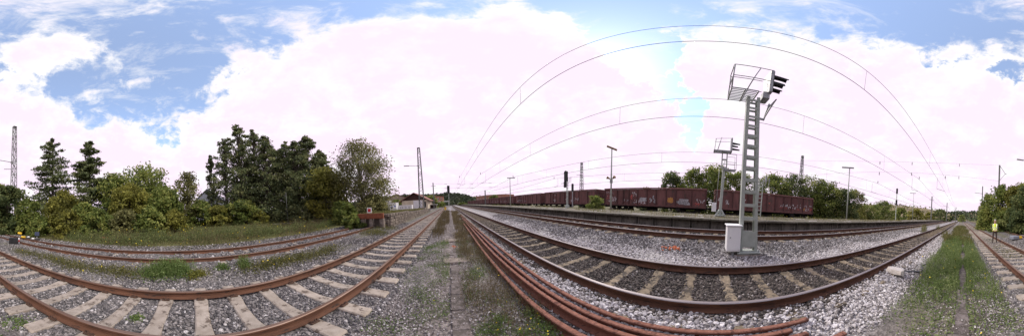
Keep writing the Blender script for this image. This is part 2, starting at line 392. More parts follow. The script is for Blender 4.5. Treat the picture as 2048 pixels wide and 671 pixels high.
grs = ramp(nt, med, [(.3, (.06, .058, .022)), (.5, (.10, .10, .035)), (.7, (.17, .15, .06))])
col = mixc(nt, sp.outputs[1], grey, white); col = mixc(nt, sp.outputs[2], col, dirt)
col = mixc(nt, at.outputs['Alpha'], col, dark); col = mixc(nt, sp.outputs[0], col, grs)
col = mixc(nt, 1., col, ramp(nt, big, [(.3, (.8, .8, .8)), (.7, (1.15, 1.15, 1.15))]), 'MULTIPLY')
nt.links.new(col, bs.inputs['Base Color']); bs.inputs['Roughness'].default_value = .95
bs.inputs['Specular IOR Level'].default_value = .2
bump(nt, bs, tex(nt, v, 26., kind='dist'), .6, .03)

# ------------------------------------------------------------------ ground sheet
LX, RX, SX, R2X = (-1.748, -3.253), (2.071, 3.576), (-5.85, -7.355), (6.29, 7.795)     # rail centre lines
LZ, RZ, SZ, R2Z = .20, .355, .30, .60                                                     # rail tops
PX = [-3000, -60, -30, -18, -11, -8.9, -8.3, -5.0, -4.4, -4.0, -1.0, -.6, .9, 1.3, 1.75, 1.97, 2.12, 3.52, 3.75, 4.2, 5.5, 5.9, 8.3, 8.7, 13.3, 14, 16, 17, 60, 3000]
PZ = [0.3, .6, .6, .45, .30, .22, .14, .13, .05, -.03, -.03, .03, .03, .07, .185, .19, .135, .135, .20, .24, .33, .39, .39, .40, .35, .2, .2, .08, .1, .3]
def GH(x, y=0):
    return np.interp(x, PX, PZ)
def grid_axis(near, step, far, grow):
    a = list(np.arange(0, near, step)); s = step
    while a[-1] < far:
        s *= grow; a.append(a[-1] + s)
    return np.array([-k for k in a[:0:-1]] + a)
gx, gy = grid_axis(10, .12, 3000, 1.16), grid_axis(14, .3, 3000, 1.14)
X, Y = np.meshgrid(gx, gy)
amp = np.exp(-(np.hypot(X, Y) / 40) ** 2)
inbed = (((X > -4) & (X < -1)) | ((X > 1.7) & (X < 3.8))) * .75
Z = GH(X) + amp * (1 - inbed) * .018 * (np.sin(X * 3.1 + 1.7 * np.sin(Y * 1.3)) + np.sin(Y * 2.3 + 2 * np.sin(X * .9)) + rng.normal(0, .35, X.shape))
Z -= ((X > -.4) & (X < .5)) * .02
V = np.stack([X, Y, Z], -1).reshape(-1, 3)
ny, nx = X.shape
idx = np.arange(nx * ny).reshape(ny, nx)
F = np.stack([idx[:-1, :-1], idx[:-1, 1:], idx[1:, 1:], idx[1:, :-1]], -1).reshape(-1, 4)
me = mesh_np('ground', V, F, M['ground'], smooth=True)
sst = lambda x, a, b: (lambda t: t * t * (3 - 2 * t))(np.clip((x - a) / (b - a), 0, 1))
x, y = V[:, 0], V[:, 1]
wob = .25 * np.sin(y * .9) + .15 * np.sin(y * 2.7 + 1)
g_grass = sst(-x, 8.3 + .0, 9.4) * 1. + .75 * sst(x, 24, 26)
strip = np.exp(-((x + 4.75 + .15 * wob) / .45) ** 2) * .55
g_grass = np.clip(g_grass + strip + .45 * np.exp(-((x - .05 + .3 * wob) / 1.1) ** 2) * sst(-y, 1.0, 3.0), 0, 1)
g_grass = np.where(np.hypot(x, y) > 230, 1, g_grass)
g_white = .85 * np.exp(-((x - 1.55 - .15 * wob) / .42) ** 2) * (1 - .5 * sst(y, 2, 6)) + .9 * sst(x, 3.6, 3.9) * (1 - .6 * sst(x, 4.6 + wob, 5.4 + wob)) * (1 - sst(x, 5.8, 6.2)) 
g_dirt = np.exp(-((x - .15) / .75) ** 4) * .9 + .5 * np.exp(-((x + 1.15) / .35) ** 2)
g_dark = sst(x, 1.75, 1.95) * (1 - sst(x, 3.55, 3.8)) * .95 + .7 * sst(x, 5.9, 6.1) * (1 - sst(x, 8.6, 8.8))
zc = np.stack([g_grass, np.clip(g_white, 0, 1), np.clip(g_dirt, 0, 1), np.clip(g_dark, 0, 1)], 1).astype(np.float32)
ca_ = me.color_attributes.new('zone', 'FLOAT_COLOR', 'POINT'); ca_.data.foreach_set('color', zc.ravel())
tag(link('ground', me), 'gravelly railway ground running to the horizon', 'ground', kind='structure')

# ------------------------------------------------------------------ ballast (loose stones, nobody could count them)
def stone_tree(name, mat, flat=.75):
    ng = bpy.data.node_groups.new(name, 'GeometryNodeTree')
    ng.interface.new_socket('Geometry', in_out='INPUT', socket_type='NodeSocketGeometry')
    ng.interface.new_socket('Geometry', in_out='OUTPUT', socket_type='NodeSocketGeometry')
    N, L = ng.nodes, ng.links
    gi, go = N.new('NodeGroupInput'), N.new('NodeGroupOutput')
    jo = N.new('GeometryNodeJoinGeometry')
    for k in range(5):
        ico = N.new('GeometryNodeMeshIcoSphere'); ico.inputs['Radius'].default_value = 1.; ico.inputs['Subdivisions'].default_value = 2 if k < 2 else 1
        sp_ = N.new('GeometryNodeSetPosition'); nz = N.new('ShaderNodeTexNoise'); nz.noise_dimensions = '4D'
        nz.inputs['Scale'].default_value = .9; nz.inputs['Detail'].default_value = 1; nz.inputs['W'].default_value = 13.7 * k + 2
        sb = N.new('ShaderNodeVectorMath'); sb.operation = 'SUBTRACT'; sb.inputs[1].default_value = (.5, .5, .5)
        sc_ = N.new('ShaderNodeVectorMath'); sc_.operation = 'SCALE'; sc_.inputs['Scale'].default_value = 2.4
        L.new(nz.outputs['Color'], sb.inputs[0]); L.new(sb.outputs[0], sc_.inputs[0])
        L.new(ico.outputs[0], sp_.inputs['Geometry']); L.new(sc_.outputs[0], sp_.inputs['Offset'])
        tf = N.new('GeometryNodeTransform'); tf.inputs['Scale'].default_value = (1., .8 + .08 * k, flat - .05 * k)
        L.new(sp_.outputs[0], tf.inputs['Geometry'])
        sm = N.new('GeometryNodeSetMaterial'); sm.inputs['Material'].default_value = mat
        sh = N.new('GeometryNodeSetShadeSmooth'); sh.inputs['Shade Smooth'].default_value = False
        L.new(tf.outputs[0], sm.inputs['Geometry']); L.new(sm.outputs[0], sh.inputs['Geometry'])
        gti = N.new('GeometryNodeGeometryToInstance'); L.new(sh.outputs[0], gti.inputs[0]); L.new(gti.outputs[0], jo.inputs[0])
    iop = N.new('GeometryNodeInstanceOnPoints'); iop.inputs['Pick Instance'].default_value = True
    rv = N.new('FunctionNodeRandomValue'); rv.data_type = 'FLOAT_VECTOR'; rv.inputs[1].default_value = (6.28, 6.28, 6.28)
    na = N.new('GeometryNodeInputNamedAttribute'); na.data_type = 'FLOAT'; na.inputs['Name'].default_value = 'scl'
    ri = N.new('FunctionNodeRandomValue'); ri.data_type = 'INT'; ri.inputs['Min'].default_value = 0; ri.inputs['Max'].default_value = 4; ri.inputs['Seed'].default_value = 5
    L.new(gi.outputs[0], iop.inputs['Points']); L.new(jo.outputs[0], iop.inputs['Instance'])
    L.new(rv.outputs[0], iop.inputs['Rotation']); L.new(na.outputs['Attribute'], iop.inputs['Scale']); L.new(ri.outputs[2], iop.inputs['Instance Index'])
    L.new(iop.outputs[0], go.inputs[0])
    return ng
def in_sleeper(x, y, xc, half, y0, pitch, w):
    ph = (y - y0 + pitch / 2) % pitch - pitch / 2
    return (abs(x - xc) < half) & (abs(ph) < w)
SL_L, SL_R, SL_S = (.05, .66), (.21, .70), (.3, .66)      # sleeper phase and pitch of the three near tracks
def scatter(name, label, mat, xr, yr, dens, size, dist0=3.5, fall=1.15, lift=.25, weight=None, bare=()):
    area = (xr[1] - xr[0]) * (yr[1] - yr[0]); n = int(area * dens)
    x, y = rng.uniform(*xr, n), rng.uniform(*yr, n)
    d = np.hypot(np.hypot(x, y), 1.2)
    keep = rng.random(n) < np.clip((dist0 / d) ** fall, 0, 1)
    if weight is not None: keep &= rng.random(n) < weight(x, y)
    for rx in (*LX, *RX, *SX): keep &= abs(x - rx) > .085
    for rx in R2X: keep &= abs(x - rx + .08) > .2
    for xc, half, (p0, pitch), w in bare: keep &= ~in_sleeper(x, y, xc, half, p0, pitch, w)
    x, y, d = x[keep], y[keep], d[keep]
    s = rng.uniform(size[0], size[1], len(x)) * np.clip(1 + (d - dist0) * .02, 1, 1.5)
    z = GH(x) + s * rng.uniform(lift - .35, lift + .35, len(x))
    me = bpy.data.meshes.new(name); me.vertices.add(len(x)); me.vertices.foreach_set('co', np.stack([x, y, z], 1).astype(np.float32).ravel())
    a = me.attributes.new('scl', 'FLOAT', 'POINT'); a.data.foreach_set('value', s.astype(np.float32))
    me.materials.append(mat)
    o = link(name, me); md = o.modifiers.new('stones', 'NODES'); md.node_group = stone_tree(name, mat)
    return tag(o, label, 'ballast', kind='stuff')
bl, br, bsd = (-2.5, 1.32, SL_L, .13), (2.82, .62, SL_R, .055), (-6.6, 1.2, SL_S, .12)
scatter('ballast', 'dark grey crushed stone under and beside the left track', M['st_left'], (-5.4, -1.05), (-16, 16), 1050, (.017, .034), bare=(bl,))
scatter('ballast', 'grey crushed stone of the overgrown siding on the left', M['st_left'], (-9., -5.4), (-18, 13), 330, (.026, .045), 7, 1.2, bare=(bsd,))
scatter('ballast', 'dark brown crushed stone between the rails of the right track', M['st_dark'], (1.8, 3.65), (-13, 14), 1050, (.017, .032), bare=(br,))
scatter('ballast', 'pale stone shoulder along the near side of the right track', M['st_white'], (.75, 1.98), (-16, 10), 1300, (.015, .036),
        weight=lambda x, y: np.clip(1 - abs(x - 1.62 - .12 * np.sin(y * .9)) / .55, 0, 1) ** .7 * np.where(y > 3, .25, 1.))
scatter('ballast', 'bright pale stone band at the foot of the signal mast', M['st_white'], (3.7, 5.0), (-16, 16), 600, (.020, .040), 5, 1.1,
        weight=lambda x, y: np.clip((4.75 + .25 * np.sin(y * .8) - x) / .35, 0, 1))
scatter('ballast', 'mixed grey stone between the two right-hand tracks', M['st_mid'], (4.2, 6.2), (-18, 18), 500, (.022, .044), 6, 1.1,
        weight=lambda x, y: np.clip((x - 4.25 - .25 * np.sin(y * .8)) / .4, 0, 1))
scatter('ballast', 'grey stone under the track beside the platform', M['st_plat'], (6.05, 8.65), (-20, 20), 240, (.03, .05), 7, 1.1)
scatter('grit', 'fine grit and pebbles strewn over the walkway', M['st_grit'], (-1.25, 1.3), (-11, 13), 1700, (.006, .016), 3.0, 1.3, .2,
        weight=lambda x, y: .35 + .65 * np.clip(abs(x + .02) - .18, 0, .3) / .3)

# ------------------------------------------------------------------ tracks
def rail_profile(h=.165):
    hw, ww, fw = .036, .010, .072
    return [(-fw, 0), (fw, 0), (fw, .012), (ww + .008, .028), (ww, .045), (ww, h - .055), (hw, h - .040), (hw, h - .010), (hw - .012, h), (-hw + .012, h), (-hw, h - .010), (-hw, h - .040), (-ww, h - .055), (-ww, .045), (-ww - .008, .028), (-fw, .012)]
def rail_mesh(path, ztop, mats, h=.165):
    pr = rail_profile(h); n = len(pr); mb = MB(); V, F, MI = [], [], []
    for i, (x_, y_) in enumerate(path):
        V += [(x_ + u, y_, ztop - h + w) for u, w in pr]
    for i in range(len(path) - 1):
        for k in range(n):
            F.append((i * n + k, i * n + (k + 1) % n, (i + 1) * n + (k + 1) % n, (i + 1) * n + k)); MI.append(1 if k in (7, 8, 9) else 0)
    mb.v, mb.f, mb.m, mb.sm = V, F, MI, [False] * len(F)
    mb.add([], [])
    mb.f += [tuple(range(n - 1, -1, -1)), tuple(range((len(path) - 1) * n, len(path) * n))]; mb.m += [0, 0]; mb.sm += [False] * 2
    return mb.mesh('rail', mats)
def sleeper_mesh(L, wb, wt_, h, mat, dip=.03):
    """tapered concrete sleeper, lower in the middle; origin at its top centre"""
    mb = MB(); V = []
    xs = [-L / 2, -L / 2 + .03, -.55, -.25, .25, .55, L / 2 - .03, L / 2]
    zs = [-.03, 0, 0, -dip, -dip, 0, 0, -.03]
    for x_, z_ in zip(xs, zs):
        wt2 = wt_ * (.86 if z_ == -dip else 1)
        V += [(x_, -wb / 2, -h), (x_, -wt2 / 2 - .008, z_ - .015), (x_, -wt2 / 2 + .012, z_), (x_, wt2 / 2 - .012, z_), (x_, wt2 / 2 + .008, z_ - .015), (x_, wb / 2, -h)]
    F = [tuple(range(5, -1, -1)), tuple(range(42, 48))]
    for i in range(7):
        for k in range(6): F.append((i * 6 + k, i * 6 + (k + 1) % 6, (i + 1) * 6 + (k + 1) % 6, (i + 1) * 6 + k))
    return mb.add(V, F).mesh('sleeper', mat)
def clip_mesh():
    mb = MB()
    for s in (1,):
        mb.box((s * .105, 0, .018), (.06, .15, .035), bev=.008)
        mb.tube([(s * .075, -.045, .03), (s * .09, -.06, .05), (s * .125, -.03, .045), (s * .125, .03, .045), (s * .09, .06, .05), (s * .075, .045, .03)], .008, 5)
        mb.tube([(s * .112, 0, .03), (s * .112, 0, .075)], .014, 6)
    return mb.mesh('rail_clip', M['clip'])
CLIP = clip_mesh()
def track(label, rails, ztop, heads, sl, near, far, slm, slL, group, path=None, clip_near=7., jit=.0, seed=1, h=.165):
    r = random.Random(seed)
    xc = sum(rails) / 2
    t = thing('railway_track', label, 'railway track', (0, 0, 0), 0, group)
    pf = path or (lambda y_: 0.)
    ys = [far[0], *np.arange(-60, 61, 3.0), far[1]] if path else [far[0], far[1]]
    ys = sorted(set(float(k) for k in ys if far[0] <= k <= far[1]))
    for x_ in rails:
        link('rail', rail_mesh([(x_ + pf(k), k) for k in ys], ztop, [M['rail_web'], heads], h), t)
    p0, pitch = sl
    sm = sleeper_mesh(slL[0], slL[1], slL[2], .18, slm)
    stuff = MB()
    k0, k1 = int((max(far[0], -90) - p0) / pitch), int((min(far[1], 90) - p0) / pitch)
    for k in range(k0, k1 + 1):
        yy = p0 + k * pitch + r.uniform(-jit, jit); c = xc + pf(yy) + r.uniform(-.02, .02)
        if near[0] <= yy <= near[1]:
            s = link('sleeper', sm, t, (c, yy, ztop - h - .003 + r.uniform(-.003, .002)), (0, 0, r.uniform(-.012, .012)))
            if abs(yy) < clip_near:
                for x_ in rails:
                    for q in (0, math.pi): link('rail_clip', CLIP, s, (x_ - xc, 0, .002), (0, 0, q))
        else:
            stuff.box((c, yy, ztop - h - .06), (slL[0], slL[2], .11))
    if stuff.v:
        o = stuff.build('sleeper', slm, t); o['kind'] = 'stuff'
    return t
GT = 'railway tracks of the station'
track('railway track with pale concrete sleepers left of the walkway', LX, LZ, M['rail_head_dull'], SL_L, (-26, 26), (-220, 240), M['sleeper'], (2.6, .30, .24), GT, clip_near=8, jit=.012, seed=3)
track('railway track in front of the tall signal mast, sleepers half buried', RX, RZ, M['rail_head'], SL_R, (-14, 14), (-220, 240), M['sleeper_old'], (2.5, .26, .21), GT, clip_near=8, jit=.03, seed=4)
spath = lambda y_: (-.65 * float(sst(np.array(-y_), 8, 24)) if y_ < 0 else 0.)
track('overgrown siding ending at the red-beamed buffer stop', SX, SZ, M['rail_head_dull'], SL_S, (-16, 11), (-160, 11.4), M['sleeper'], (2.4, .28, .22), GT, path=spath, clip_near=0, jit=.02, seed=5)
track('railway track running right along the platform wall', R2X, R2Z, M['rail_head'], (.1, .65), (-9, 9), (-220, 240), M['sleeper_old'], (2.5, .26, .22), GT, clip_near=0, jit=.02, seed=6)
track('railway track beneath the maroon freight train', (18.15, 19.655), .33, M['rail_head_dull'], (.1, .65), (-1, 0), (-120, 240), M['sleeper_old'], (2.5, .26, .22), GT, clip_near=0, seed=7)

# ------------------------------------------------------------------ walkway of trough covers, pit slabs
walk = thing('cable_trough', 'narrow concrete cable trough running down the middle of the walkway', 'cable trough', (0, 0, 0))
tm = MB().box((0, 0, 0), (.21, .49, .06), bev=.01).mesh('cover_slab', M['path_conc'])
yy = -34.
while yy < 40:
    if not (4.2 < yy < 8.6) and abs(yy) > .0:
        cx = .06 + .003 * yy if yy > 0 else -.05 + .012 * yy
        link('cover_slab', tm, walk, (cx + rng.normal(0, .004), yy, .016 + rng.normal(0, .004)), (rng.normal(0, .008), rng.normal(0, .01), rng.normal(0, .01)))
    yy += .5
mb = MB(); mb.box((.18, 24, .02), (.03, 30, .05)); mb.box((-.10, 24, .02), (.03, 30, .05)); mb.box((-.33, -18, .02), (.03, 30, .05)).box((-.04, -18, .02), (.03, 30, .05))
pit = thing('pit_cover', 'pair of wide concrete pit slabs set across the walkway', 'concrete slab', (.15, 0, 0))
for yc, d_, wx in ((7.6, .62, .9), (4.75, .40, .8)):
    MB().box((0, 0, 0), (wx, d_, .09), bev=.015).build('slab', M['slab'], pit, (0, yc, .012), (0, 0, .02))
MB().box((0, 0, 0), (.85, 1.6, .05), bev=.01).build('slab', M['path_conc'], pit, (.02, 6.12, .012), (0, 0, -.01))
mk = MB(); r_ = random.Random(3)
for k in range(9):
    mk.box((r_.uniform(-.07, .07), r_.uniform(-.17, .17), .004), (.05, .08, .006), R=Matrix.Rotation(r_.uniform(0, 3), 3, 'Z'))
tag(mk.build('spray_mark', M['orange'], None, (.14, 6.35, .042)), 'orange spray mark on the walkway pit slab', 'paint mark', kind='stuff')

# ------------------------------------------------------------------ loose rails lying beside the right track
def bent_rail(xs, ys, z0, label, roll=0.):
    yp = np.linspace(ys[0], ys[1], 14)
    xp = np.interp(yp, [-2, 0, 2, 5, 9, 14, 30], xs)
    me = rail_mesh(list(zip(xp - xp[0], yp - yp[0])), .15, [M['pile_rust'], M['pile_head']], .15)
    o = link('loose_rail', me, None, (xp[0], yp[0], z0))
    o.rotation_euler = (0, roll, 0)
    return tag(o, label, 'rail', 'rusty loose rails stacked beside the track')
bent_rail([1.56, 1.57, 1.60, 1.62, 1.60, 1.60, 1.58], (-1.25, 24), .075, 'loose rusty rail nearest the track, its cut end showing')
bent_rail([1.44, 1.44, 1.44, 1.42, 1.45, 1.44, 1.40], (-.95, 21), .070, 'loose rusty rail, second of four from the track')
bent_rail([1.28, 1.29, 1.30, 1.22, 1.26, 1.30, 1.28], (-1.05, 17), .085, 'loose rusty rail, third of four from the track', .05)
bent_rail([1.10, 1.10, 1.07, 1.05, 1.08, 1.10, 1.10], (-1.4, 13), .040, 'loose rusty rail farthest from the track, by the weeds', -.10)

# ------------------------------------------------------------------ platform
PLX, PLX2, PLZ = 8.72, 13.3, 1.03
pl = thing('platform', None, None, (0, 0, 0), kind='structure')
pl['label'] = 'long low island platform in front of the freight train'
Y0p, Y1p = -130., 150.
top = MB().box(((PLX + PLX2) / 2 + .3, 10, PLZ - .31), (PLX2 - PLX - .62, Y1p - Y0p, .60)); top.build('deck', M['paving'], pl)
MB().box((PLX2, 10, PLZ - .45), (.3, Y1p - Y0p, .86)).build('rear_wall', M['platform_conc'], pl)
pm = MB(); pm.box((.10, 0, -.28), (.10, .97, .62)); pm.box((.04, -.44, -.28), (.08, .10, .62)); pm.box((.04, .44, -.28), (.08, .10, .62)); pm = pm.mesh('wall_panel', M['platform_conc'])
cmh = MB().box((.22, 0, .0), (.72, 1.04, .10), bev=.012).mesh('coping_slab', M['coping'])
y_ = -46.
while y_ < 70:
    link('wall_panel', pm, pl, (PLX + .10, y_ + .02, PLZ - .11))
    link('coping_slab', cmh, pl, (PLX - .02 + rng.normal(0, .008), y_, PLZ - .045 + rng.normal(0, .006)), (0, rng.normal(0, .01), rng.normal(0, .006)))
    y_ += 1.05
for a, b in ((Y0p, -46.6), (70.2, Y1p)):
    o = MB().box((PLX + .18, (a + b) / 2, PLZ - .40), (.12, b - a, .60)).build('wall_panel', M['platform_conc'], pl); o['kind'] = 'stuff'
    o = MB().box((PLX + .2, (a + b) / 2, PLZ - .045), (.74, b - a, .10)).build('coping_slab', M['coping'], pl); o['kind'] = 'stuff'
sm_ = MB().box((0, 0, 0), (.18, .9, .012)).mesh('pale_strip', M['pale_strip'])
for yy in np.arange(-44, 66, 1.3):
    if rng.random() < .62:
        for xo in (.95, 2.6):
            if rng.random() < .7: link('marking', sm_, pl, (PLX + xo + rng.normal(0, .05), yy + rng.normal(0, .2), PLZ - .002), (0, 0, rng.normal(0, .03))).scale = (1, rng.uniform(.3, 1.1), 1)

# ------------------------------------------------------------------ freight train
POSTS = [12.45, 10.54, 9.70, 8.89, 7.77, 6.57, 5.51, 4.36, 3.29, 1.54, -.05]           # rib positions of the second wagon
POSTS = [(12.45 - p) for p in POSTS]
def ribbon(mb, pts, w, x_, mi=0):
    pts = [np.array(p, float) for p in pts]; V, F = [], []
    for i, p in enumerate(pts):
        d = pts[min(i + 1, len(pts) - 1)] - pts[max(i - 1, 0)]; d /= max(1e-6, np.linalg.norm(d)); n = np.array([-d[1], d[0]]) * w / 2
        V += [(x_, *(p + n)), (x_, *(p - n))]
    for i in range(len(pts) - 1): F.append((2 * i, 2 * i + 1, 2 * i + 3, 2 * i + 2))
    mb.add(V, F, mi)
def scribble(mb, y0, y1, z0, z1, n, w, r, x_, mi=0):
    """loose sprayed strokes, broken up as old paint is"""
    y0, y1 = min(y0, y1), max(y0, y1)
    for k in range(n * 3):
        c, d = r.uniform(y0, y1), r.uniform(z0, z1)
        hs, hz = (y1 - y0) / n * r.uniform(.2, .5), (z1 - z0) * r.uniform(.12, .4)
        a0, a1 = r.uniform(0, 6.28), r.uniform(1.2, 4.2)
        P = [(c + hs * math.cos(a0 + a1 * t) * .7, d + hz * math.sin(a0 + a1 * t)) for t in np.linspace(0, 1, 6)]
        P = [(min(max(u, y0), y1), min(max(v_, z0), z1)) for u, v_ in P]
        ribbon(mb, P, w * r.uniform(.5, 1.), x_ - .0005 * (k % 5), mi)
def blob(mb, y0, y1, z0, z1, r, x_, mi=0, n=26):
    c, d = (y0 + y1) / 2, (z0 + z1) / 2
    P = []
    for k in range(n):
        a = 2 * math.pi * k / n; ca, sa = math.cos(a), math.sin(a)
        q = 1 / max(abs(ca), abs(sa)) ** .7 * r.uniform(.68, 1.04)
        P.append((x_, c + ca * q * (y1 - y0) / 2, d + sa * q * (z1 - z0) / 2))
    mb.add(P, [tuple(range(n))], mi)
BODY0, BODY1, WLEN = 1.08, 3.16, 12.5
bog = {}
def bogie_meshes():
    f = MB()
    for s in (-1, 1):
        f.box((s * 1.02, 0, .52), (.09, 2.3, .16), bev=.02); f.box((s * 1.02, 0, .40), (.14, .7, .30), bev=.03)
        for a in (-.9, .9): f.box((s * 1.04, a, .46), (.2, .34, .30), bev=.04)
    f.box((0, 0, .55), (1.9, .5, .2))
    w = MB()
    for s in (-.77, .77):
        P = [(.0, .46), (.03, .46), (.05, .42), (.05, .18), (.09, .12), (.09, 0)]
        n = 18; V, F = [], []
        for u, rr in P: V += [(s + (u - .06) * (1 if s > 0 else -1), rr * math.cos(2 * math.pi * k / n), .46 + rr * math.sin(2 * math.pi * k / n)) for k in range(n)]
        for i in range(len(P) - 1):
            for k in range(n): F.append((i * n + k, i * n + (k + 1) % n, (i + 1) * n + (k + 1) % n, (i + 1) * n + k))
        F.append(tuple(range(n)))
        w.add(V, F)
    w.tube([(-.8, 0, .46), (.8, 0, .46)], .08, 8)
    bog['f'], bog['w'] = f.mesh('bogie', M['under']), w.mesh('wheelset', M['under'])
bogie_meshes()
wcache = {}
def wshared(key, fn, mats, name):
    if key not in wcache: wcache[key] = fn().mesh(name, mats)
    return wcache[key]
def wagon(y0, label, seed, near=True, graf=None):
    """y0: end of the body towards the photograph's right; local y runs along the train, near side at local x = -1.45"""
    t = thing('freight_wagon', label, 'freight wagon', (18.9, y0, .33), 0, 'maroon open freight wagons of the train')
    L = WLEN
    hb = BODY1 - BODY0
    link('side_wall', wshared('fs', lambda: MB().box((1.42, L / 2, BODY0 + hb / 2), (.05, L, hb)), M['wagon'], 'side_wall'), t)
    for e in (0, 1):
        link('end_wall', wshared(('ew', e), lambda: MB().box((0, .03 if e == 0 else L - .03, BODY0 + hb / 2), (2.78, .06, hb - .06)).box((0, -.03 if e == 0 else L + .03, BODY0 + hb * .5), (2.7, .06, .12)).box((0, -.03 if e == 0 else L + .03, BODY0 + hb * .8), (2.7, .06, .1)), M['wagon'], 'end_wall'), t)
    link('floor', wshared('fl', lambda: MB().box((0, L / 2, BODY0 - .04), (2.8, L - .1, .12)), M['under'], 'floor'), t)
    P = [L - p for p in POSTS]
    if near:
        for k in range(len(P) - 1):
            a, b = P[k + 1], P[k]
            door = k in (1, 2, 5, 6)
            link('side_panel', wshared(('sp', k), lambda: MB().box((-1.40 if not door else -1.375, (a + b) / 2, BODY0 + .10 + (hb - .26) / 2), (.04, b - a - .012, hb - .26)), M['wagon'], 'side_panel'), t)
        for k, p in enumerate(P):
            wd = .14 if k % 2 == 0 else .10
            link('rib', wshared(('rb', wd), lambda: MB().box((0, 0, (hb - .30) / 2), (.09, wd, hb - .30), bev=.012), M['wagon_dark'], 'rib'), t, (-1.455, min(max(p, wd / 2), L - wd / 2), BODY0 + .12))
    else:
        link('side_wall', wshared('ns', lambda: MB().box((-1.40, L / 2, BODY0 + hb / 2), (.05, L, hb - .1)), M['wagon'], 'side_wall'), t)
        rb = wshared('rbs', lambda: [MBx.box((-1.45, min(max(p, .07), L - .07), BODY0 + hb / 2), (.07, .13, hb - .3)) for MBx in [MB()] for p in P][-1], M['wagon_dark'], 'rib')
        link('rib', rb, t)['kind'] = 'stuff'
    def rim():
        m_ = MB(); m_.box((-1.44, L / 2, BODY1 - .07), (.16, L + .06, .16), bev=.02); m_.box((1.44, L / 2, BODY1 - .07), (.16, L + .06, .16), bev=.02)
        for e in (0, L): m_.box((0, e, BODY1 - .07), (2.70, .12, .14))
        return m_
    link('top_rim', wshared('rim', rim, M['wagon_rim'], 'top_rim'), t)
    link('sill', wshared('sill', lambda: MB().box((-1.43, L / 2, BODY0 + .04), (.12, L, .17), bev=.015).box((1.43, L / 2, BODY0 + .04), (.1, L, .17)), M['wagon'], 'sill'), t)
    def frame():
        m_ = MB(); m_.box((0, L / 2, .92), (.5, L - .2, .22))
        for e in (.05, L - .05): m_.box((0, e, .95), (2.6, .12, .34))
        m_.tube([(-1.1, 4.3, .93), (-1.1, 5.4, .55), (-1.1, 7.2, .55), (-1.1, 8.3, .93)], .045, 6)
        m_.tube([(-.6, 5.6, .66), (-.6, 6.9, .66)], .2, 10); m_.box((-1.2, 3.1, .82), (.2, .5, .3))
        return m_
    link('underframe', wshared('uf', frame, M['under'], 'underframe'), t)
    for e in (1.9, L - 1.9):
        b = link('bogie', bog['f'], t, (0, e, 0))
        for s in (-.9, .9): link('wheelset', bog['w'], b, (0, s, 0))
    for e, s in ((0, -1), (L, 1)):
        for x_ in (-.87, .87):
            bu = wshared(('bu', s), lambda: MB().tube([(0, 0, 0), (0, s * .42, 0)], .09, 10).tube([(0, s * .42, 0), (0, s * .46, 0)], .23, 14), M['under'], 'buffer')
            link('buffer', bu, t, (x_, e, 1.03))
    r = random.Random(seed)
    gx_ = -1.424
    if graf is None:
        g = MB()
        if near:
            for k in range(r.randint(5, 9)):
                b0 = r.randint(0, len(P) - 2); a, b = P[b0 + 1] + .1, P[b0] - .1
                if b - a > .5: scribble(g, a, min(b, a + r.uniform(.5, 1.1)), BODY0 + r.uniform(.25, .5), BODY0 + r.uniform(.6, 1.0), r.randint(2, 4), .05, r, gx_)
            g.box((gx_, L * .72, BODY0 + 1.45), (.006, .12, .16)); g.box((gx_, L * .72 + .22, BODY0 + 1.45), (.006, .12, .16))
        if g.v: link('graffiti', g.mesh('graffiti', [M['g_white']]), t)['kind'] = 'stuff'
    else: graf(t, r, gx_, P)
    return t
def graf_end(t, r, x_, P):                # the last wagon: rows of white scribble, an ochre patch, red tags
    W, R_, O = MB(), MB(), MB()
    off = lambda pxs: 0
    scribble(W, 3.9, 5.15, 1.75, 2.05, 5, .06, r, x_); scribble(W, 3.0, 3.75, 1.9, 2.12, 3, .055, r, x_); scribble(W, 2.75, 3.8, 1.55, 1.8, 4, .07, r, x_); scribble(W, 1.95, 2.5, 1.7, 2.15, 2, .06, r, x_)
    scribble(W, .85, 1.6, 1.9, 2.12, 4, .05, r, x_); scribble(W, .7, 1.2, 1.38, 1.75, 3, .05, r, x_); scribble(W, 8.75, 9.5, 1.45, 2.55, 2, .10, r, x_ + .03); scribble(W, 9.5, 9.0, 1.5, 2.1, 2, .08, r, x_ + .03)
    scribble(W, 10.9, 11.3, 1.6, 2.3, 1, .08, r, x_); scribble(W, 11.7, 12.2, 1.9, 2.3, 2, .07, r, x_); scribble(W, .25, .55, 1.9, 2.1, 1, .07, r, x_)
    scribble(R_, .15, .65, 1.45, 1.85, 2, .06, r, x_); scribble(R_, 3.9, 5.0, 1.4, 1.7, 4, .04, r, x_); scribble(R_, 5.9, 6.4, 1.6, 2.1, 2, .07, r, x_ + .03); scribble(R_, 1.95, 2.4, 1.4, 1.6, 2, .05, r, x_)
    blob(O, 1.3, 1.62, 1.42, 1.8, r, x_)
    for g, m_ in ((W, 'g_white'), (R_, 'g_red'), (O, 'g_orange')): link('graffiti', g.mesh('graffiti', [M[m_]]), t)['kind'] = 'stuff'
